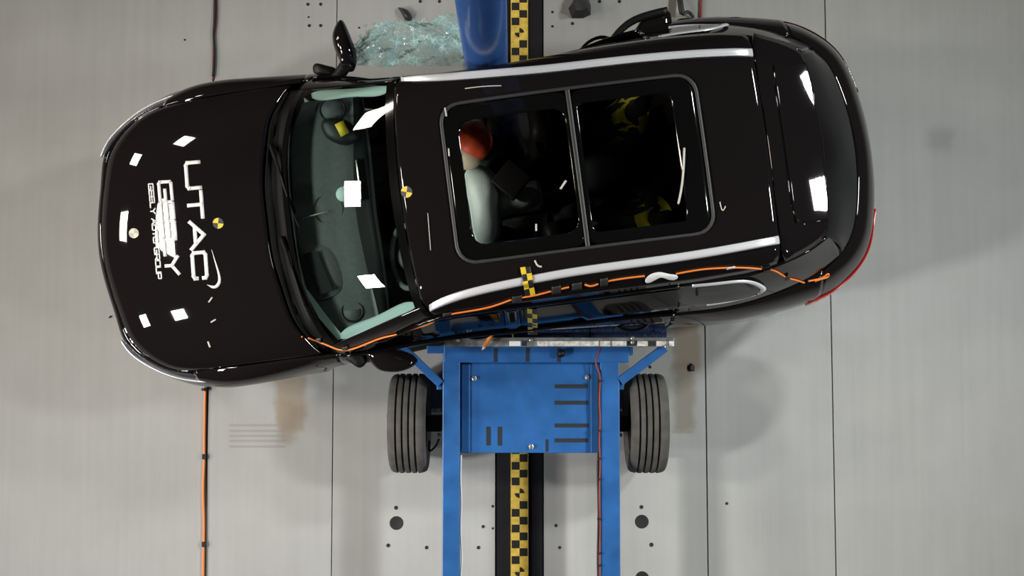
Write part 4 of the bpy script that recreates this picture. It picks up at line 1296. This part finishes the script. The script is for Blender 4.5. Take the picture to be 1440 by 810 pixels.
for x, y in ((667, 532), (826, 530.5), (747, 628)):
    c = P(x, y, ZD); mb = MB(); mb.lathe([(.017, 0), (.017, .006), (.011, .008), (.011, .022), (.008, .025), (.001, .025)], (c[0], c[1], ZD), n=6)
    tr_mesh(mb, 'bolt', 'bolt', deck, smooth=False)
c = P(789, 497, ZB + .02); mb = MB(); mb.lathe([(.02, 0), (.026, .02), (.022, .05), (.001, .055)], (c[0], c[1], ZB), n=16); tr_mesh(mb, 'knob', 'black_plastic')
# steel front bar with its worn upper face
tr_mesh(px_box(MB(), 625, 479, 948, 487.5, ZF, ZF - .10), 'front_bar', 'steel', smooth=False, bevel=.003)
M['bar_grey'] = mat('grey_bar_edge', (0.22, 0.22, 0.22), 0.4, metal=0.4, noise=(20, .3))
tr_mesh(px_box(MB(), 637, 474.5, 948, 479, ZF + .012, ZF - .2), 'front_bar_edge', 'bar_grey', smooth=False, bevel=.003)
M['worn_white'] = mat('worn_white_label', (0.62, 0.58, 0.53), 0.6, noise=(40, .4))
for x0, x1, m_ in ((716, 732, 'white'), (734, 741, 'slot'), (741, 750, 'bar_grey'), (755, 800, 'worn_white'), (800, 842, 'worn_white'), (844, 858, 'worn_white'), (861, 881, 'worn_white'), (881, 895, 'slot'), (896, 911, 'worn_white'), (911, 922, 'slot'), (923, 937, 'worn_white'), (941, 947, 'white')):
    tr_mesh(px_box(MB(), x0, 479.7, x1, 486.6, ZF + .003, ZF), 'bar_label', m_, smooth=False)
for x, y in ((747, 478), (889.5, 475.5), (889.5, 481.5), (937, 487), (645, 478.5)):
    z = ZF + .012; c = P(x, y, z); mb = MB(); mb.lathe([(.012, 0), (.012, .008), (.007, .012), (.001, .013)], (c[0], c[1], z), n=10); tr_mesh(mb, 'bar_bolt', 'bolt', smooth=False)
# crushable face between the bar and the car, in six blocks
fa, fb = P(612, 477, .70), P(940, 477, .70)
for r in range(2):
    for q in range(3):
        x0 = fa[0] + (fb[0] - fa[0]) * q / 3 + .004; x1 = fa[0] + (fb[0] - fa[0]) * (q + 1) / 3 - .004
        z0, z1 = (.30, .48) if r == 0 else (.485, .64)
        poly = []
        ys = []
        for xx in (x0, x1):
            uu = (xx - NOSE[0]) * EU[0] + .10
            yy = NOSE[1] + (xx - NOSE[0]) / EU[0] * EU[1] - (.83) / math.cos(YAW)
            ys.append(yy + (.0 if r else -.05))
        mb = MB(); mb.prism([(x0, fa[1] + .002), (x1, fa[1] + .002), (x1, max(ys[1], fa[1] + .03)), (x0, max(ys[0], fa[1] + .03))], z0, z1)
        tr_mesh(mb, 'honeycomb_block', 'honeycomb', smooth=False)


def beam(p, q, w, h, name, m='blue'):
    p, q = np.array(p), np.array(q); d = q - p; L = np.linalg.norm(d); mb = MB()
    mb.box((p + q) / 2, (L, w, h), rz=math.atan2(d[1], d[0])); return tr_mesh(mb, name, m, smooth=False, bevel=.004)


beam(P(566, 489, .54), P(620, 540, .54), .05, .06, 'diagonal_brace'); beam(P(935, 489, .54), P(872, 536, .54), .055, .06, 'diagonal_brace')
tr_mesh(px_box(MB(), 600, 486, 625, 497, .56, .45), 'brace_bracket', 'blue', smooth=False, bevel=.004)
tr_mesh(px_box(MB(), 870, 486, 890, 500, .56, .45), 'brace_bracket', 'blue', smooth=False, bevel=.004)
tr_mesh(px_box(MB(), 614, 536, 622, 548, .54, .40), 'brace_bracket', 'blue', smooth=False, bevel=.003)
tr_mesh(px_box(MB(), 871, 530, 877, 548, .54, .40), 'brace_bracket', 'blue', smooth=False, bevel=.003)
RT = .318
prof = [(.18, -.10), (.25, -.118), (.285, -.119), (.300, -.113), (.309, -.103), (.3135, -.090)]
for g in (-.066, -.026, .014, .054):
    prof += [(RT - .002, g - .007), (RT - .014, g - .005), (RT - .014, g + .005), (RT - .002, g + .007), (RT, g + .02 if g < .05 else g + .012)]
prof += [(.3135, .090), (.309, .103), (.300, .113), (.285, .119), (.25, .118), (.18, .10)]
axle_y = P(576, 595, RT)[1]
for row, yy in enumerate((axle_y, axle_y - 2.6)):
    for px, inn in ((576.5, 1), (908, -1)):
        x = P(px, 595, RT)[0]
        mb = MB(); mb.lathe(prof, (x, yy, RT), 'X', 56, closed=True)
        w_ = tr_mesh(mb, 'wheel', 'tyre', sharp=35)
        mb = MB(); mb.lathe([(.19, -.09), (.19, .09), (.16, .07), (.06, .05), (.001, .05)] if inn > 0 else [(.001, -.05), (.06, -.05), (.16, -.07), (.19, -.09), (.19, .09)], (x, yy, RT), 'X', 28)
        tr_mesh(mb, 'wheel_hub', 'rubber', w_)
        mb = MB(); mb.box((x + inn * .16, yy, RT), (.10, .10, .20)); tr_mesh(mb, 'wheel_mount', 'rubber', smooth=False, bevel=.01)
    mb = MB(); x0, x1 = P(576.5, 595, RT)[0], P(908, 595, RT)[0]; mb.tube([(x0, yy, RT), (x1, yy, RT)], .035, 12); tr_mesh(mb, 'axle', 'rubber')
for x, y in ((617, 577), (617, 612), (873, 577), (873, 612)):
    c = P(x, y, .5); mb = MB(); mb.lathe([(.012, 0), (.012, .02), (.001, .022)], (c[0], c[1], .47), n=10); tr_mesh(mb, 'mount_bolt', 'bolt')
mb = MB(); mb.tube(spline([P(617, 618, .42), P(612, 628, .34), P(604, 634, .30), P(604, 620, .26)], 14), .007, 6); tr_mesh(mb, 'brake_hose', 'rubber')
# cables strapped to the inner sides of the beams
pts = [P(x, y, ZB + .006 - .004 * (i % 2)) for i, (x, y) in enumerate(((848, 470), (845, 485), (840, 500), (838, 512), (842, 522), (844, 535), (843, 560), (844, 590), (843, 620), (844, 650), (843, 690), (844, 740), (843, 780), (844, 830)))]
mb = MB(); mb.tube(spline(pts, 60), .0048, 6); tag(mb.build('red_cable', M['red_cable']), 'thin red cable run along the inner edge of the right trolley beam', 'cable')
pts = [P(x, y, ZB - .012) for x, y in ((843, 520), (841.5, 560), (842.5, 600), (841, 660), (842, 720), (841, 780), (842, 830))]
mb = MB(); mb.tube(spline(pts, 40), .008, 6); tag(mb.build('black_cable', M['rubber']), 'black cable beside the red one inside the right trolley beam', 'cable')
for i, y in enumerate((536, 606, 645, 674, 730, 778, 795)):
    nth = ('first', 'second', 'third', 'fourth', 'fifth', 'sixth', 'seventh')[i]
    c = P(842.5, y, ZB); mb = MB(); mb.box((c[0], c[1], ZB), (.024, .012, .028)); tag(mb.build('cable_tie', M['rubber'], smooth=False), nth + ' black cable tie along the right trolley beam counted from the steel bar', 'tie', 'cable ties along the right trolley beam')
pts = [P(x, y, ZB - .02) for x, y in ((648.5, 640), (648, 680), (649, 705), (648, 735), (648.5, 760), (649.5, 785), (648, 810), (648, 840))]
mb = MB(); mb.tube(spline(pts, 40), .0055, 6); tag(mb.build('white_cable', M['white']), 'white cable hanging along the inner edge of the left trolley beam', 'cable')

# orange marking stick leaning on the front bar
mb = MB(); a, b = P(678, 492, ZF + .03), P(693, 468, ZF + .10)
st = thing('marking_stick', 'short orange marking stick with grey tip lying across the steel trolley bar', 'stick', tuple(a))
d = b - a
mb.tube([d * .22, d * 1.0, d * 1.03], [.0125, .0125, .006], 12); mb.build('stick_body', M['orange_chalk'], st)
mb = MB(); mb.tube([d * 0.0, d * .05, d * .22], [.003, .006, .0122], 12); mb.build('stick_tip', M['grey_tip'], st)

# ------------------------------------------------------------------ pole
pb = P(690, 93, 1.5)
pole = thing('impact_pole', 'thick blue steel impact pole standing against the right car doors', 'pole', (-.152, pb[1] + .130, 0))
mb = MB(); mb.lathe([(.127, .02), (.127, 3.3), (.120, 3.315), (.001, 3.315)], (0, 0, 0), n=48); mb.build('pole_tube', M['pole'], pole, sharp=40)
mb = MB(); mb.box((-.03, .12, .012), (.25, .44, .024)); bp = mb.build('base_plate', M['steel'], pole, smooth=False, bevel=.004)
for x in (-.12, .06):
    for y in (-.07, .30):
        mb = MB(); mb.lathe([(.018, 0), (.018, .02), (.001, .024)], (x, y, .024), n=6); mb.build('base_bolt', M['bolt'], bp, smooth=False)
mb = MB(); c = hit(666, 95, .004)[0]
mb.box((c[0], c[1], c[2] + .003), (.026, .012, .006)); tag(mb.build('yellow_marker', M['yellow'], smooth=False), 'tiny yellow marker block at the foot of the blue pole on the roof edge', 'marker')

# ------------------------------------------------------------------ floor cables and debris
def floor_cable(path, r, m, name, label, cat='cable', group=None, z=None):
    pts = [P(x, y, 0) + np.array([0, 0, (r if z is None else z)]) for x, y in spline(path, len(path) * 6)]
    mb = MB(); mb.tube(pts, r, 6); return tag(mb.build(name, M[m]), label, cat, group)


floor_cable([(289.5, 548), (288.5, 580), (288, 620), (287.8, 650), (286.5, 690), (287.5, 730), (287, 770), (286.5, 830)], .0085, 'orange', 'floor_cable', 'orange cable in the floor joint below the car front')
floor_cable([(291, 545), (290, 590), (289.5, 640), (289.5, 700), (289.5, 760), (288.5, 830)], .006, 'rubber', 'floor_cable', 'black cable beside the orange one in the joint below the car front')
floor_cable([(302, -20), (303, 20), (301, 50), (302, 70), (300, 108)], .009, 'rubber', 'floor_cable', 'black cable in the floor joint above the car front')
floor_cable([(304, -20), (305, 25), (303, 45), (300, 75), (300, 112)], .005, 'red_cable', 'floor_cable', 'thin reddish cable in the floor joint above the car front')
floor_cable([(986, -20), (985.5, 10), (985.5, 40)], .009, 'red_cable', 'floor_cable', 'reddish cable in the joint above the rear door')
for (x, y, lb) in ((288, 642, 'black clip on the orange floor cable, upper of two'), (287.5, 765, 'black clip on the orange floor cable, lower of two')):
    c = P(x, y, 0); mb = MB(); mb.box((c[0], c[1], .012), (.028, .035, .022)); tag(mb.build('cable_clip', M['rubber'], smooth=False, bevel=.004), lb, 'clip')
cn = thing('cable_connector', 'small dark metal connector at the top end of the orange floor cable', 'connector', tuple(P(289, 543, 0)))
mb = MB(); mb.tube([(0, -.03, .018), (0, .025, .018)], .016, 10); mb.build('connector_body', M['bar_grey'], cn)
mb = MB(); mb.lathe([(.022, 0), (.022, .016)], (0, -.03, .018), 'Y', 10); mb.build('connector_ring', M['rubber'], cn)


def lump(outline, z, h, name, m, label, cat='debris', group=None, facet=True):
    mb = MB(); pts = [P(x, y, z) for x, y in outline]; n = len(pts); c = np.mean(pts, 0)
    vs = [(p[0], p[1], z + .0) for p in pts] + [tuple(c + (p - c) * .62 + np.array([0, 0, h * (0.75 + .4 * random.random())])) for p in pts]
    fs = [tuple(range(n)), tuple(range(n, 2 * n))[::-1]] + [(i, (i + 1) % n, n + (i + 1) % n, n + i)[::-1] for i in range(n)]
    mb.add(vs, fs); return tag(mb.build(name, M[m], smooth=False, weld=True, bevel=.004), label, cat, group)


M['debris'] = mat('torn_dark_plastic', (0.022, 0.021, 0.022), .5, bump=(30, .3))
lump([(799, 12), (806, 1), (810, -12), (824, -12), (831, 8), (831, 21), (820, 26), (804, 26)], .001, .10, 'torn_plastic_lump', 'debris', 'large torn black plastic lump on the floor right of the guide rail')
lump([(559, 10), (565, 11), (573, 14), (578, 20), (580, 25), (577, 31), (570, 30), (566, 22)], .001, .05, 'plastic_shard', 'gloss_black' if False else 'debris', 'curved black plastic shard on the floor behind the shattered window')
lump([(968, 514), (972, 510), (977, 514), (977, 522), (969, 523)], .001, .02, 'plastic_scrap', 'debris', 'small black plastic scrap on the floor right of the trolley')
lump([(152, 446), (157, 443), (157, 446), (153, 448)], .001, .012, 'plastic_sliver', 'debris', 'tiny black sliver on the floor by the car nose')
hk = [P(x, y, z) for x, y, z in ((952, -14, .02), (957, 5, .05), (961, 20, .06), (966, 17, .05), (972, 20, .03), (976, 28, .02))]
mb = MB(); mb.tube(spline(hk, 30), [.02] * 15 + [.012] * 15, 8); tag(mb.build('torn_hose', M['debris']), 'bent dark torn hose on the floor behind the rear quarter', 'hose')
for k in range(26):
    x, y = random.uniform(505, 640), random.uniform(22, 90)
    if y < 90 - (x - 495) * .45 and y < 30: continue
    c = P(x, y, 0); s = random.uniform(.006, .014); mb = MB(); a0 = random.random() * 6
    poly = [(c[0] + s * math.cos(a0 + q * 2.1 + random.uniform(-.3, .3)), c[1] + s * math.sin(a0 + q * 2.1)) for q in range(3)]
    mb.prism(poly, .0005, .005); tag(mb.build('glass_crumb', M['shatter'], smooth=False), 'small glass crumb on the floor under the shattered window', 'glass', 'glass crumbs below the shattered window')
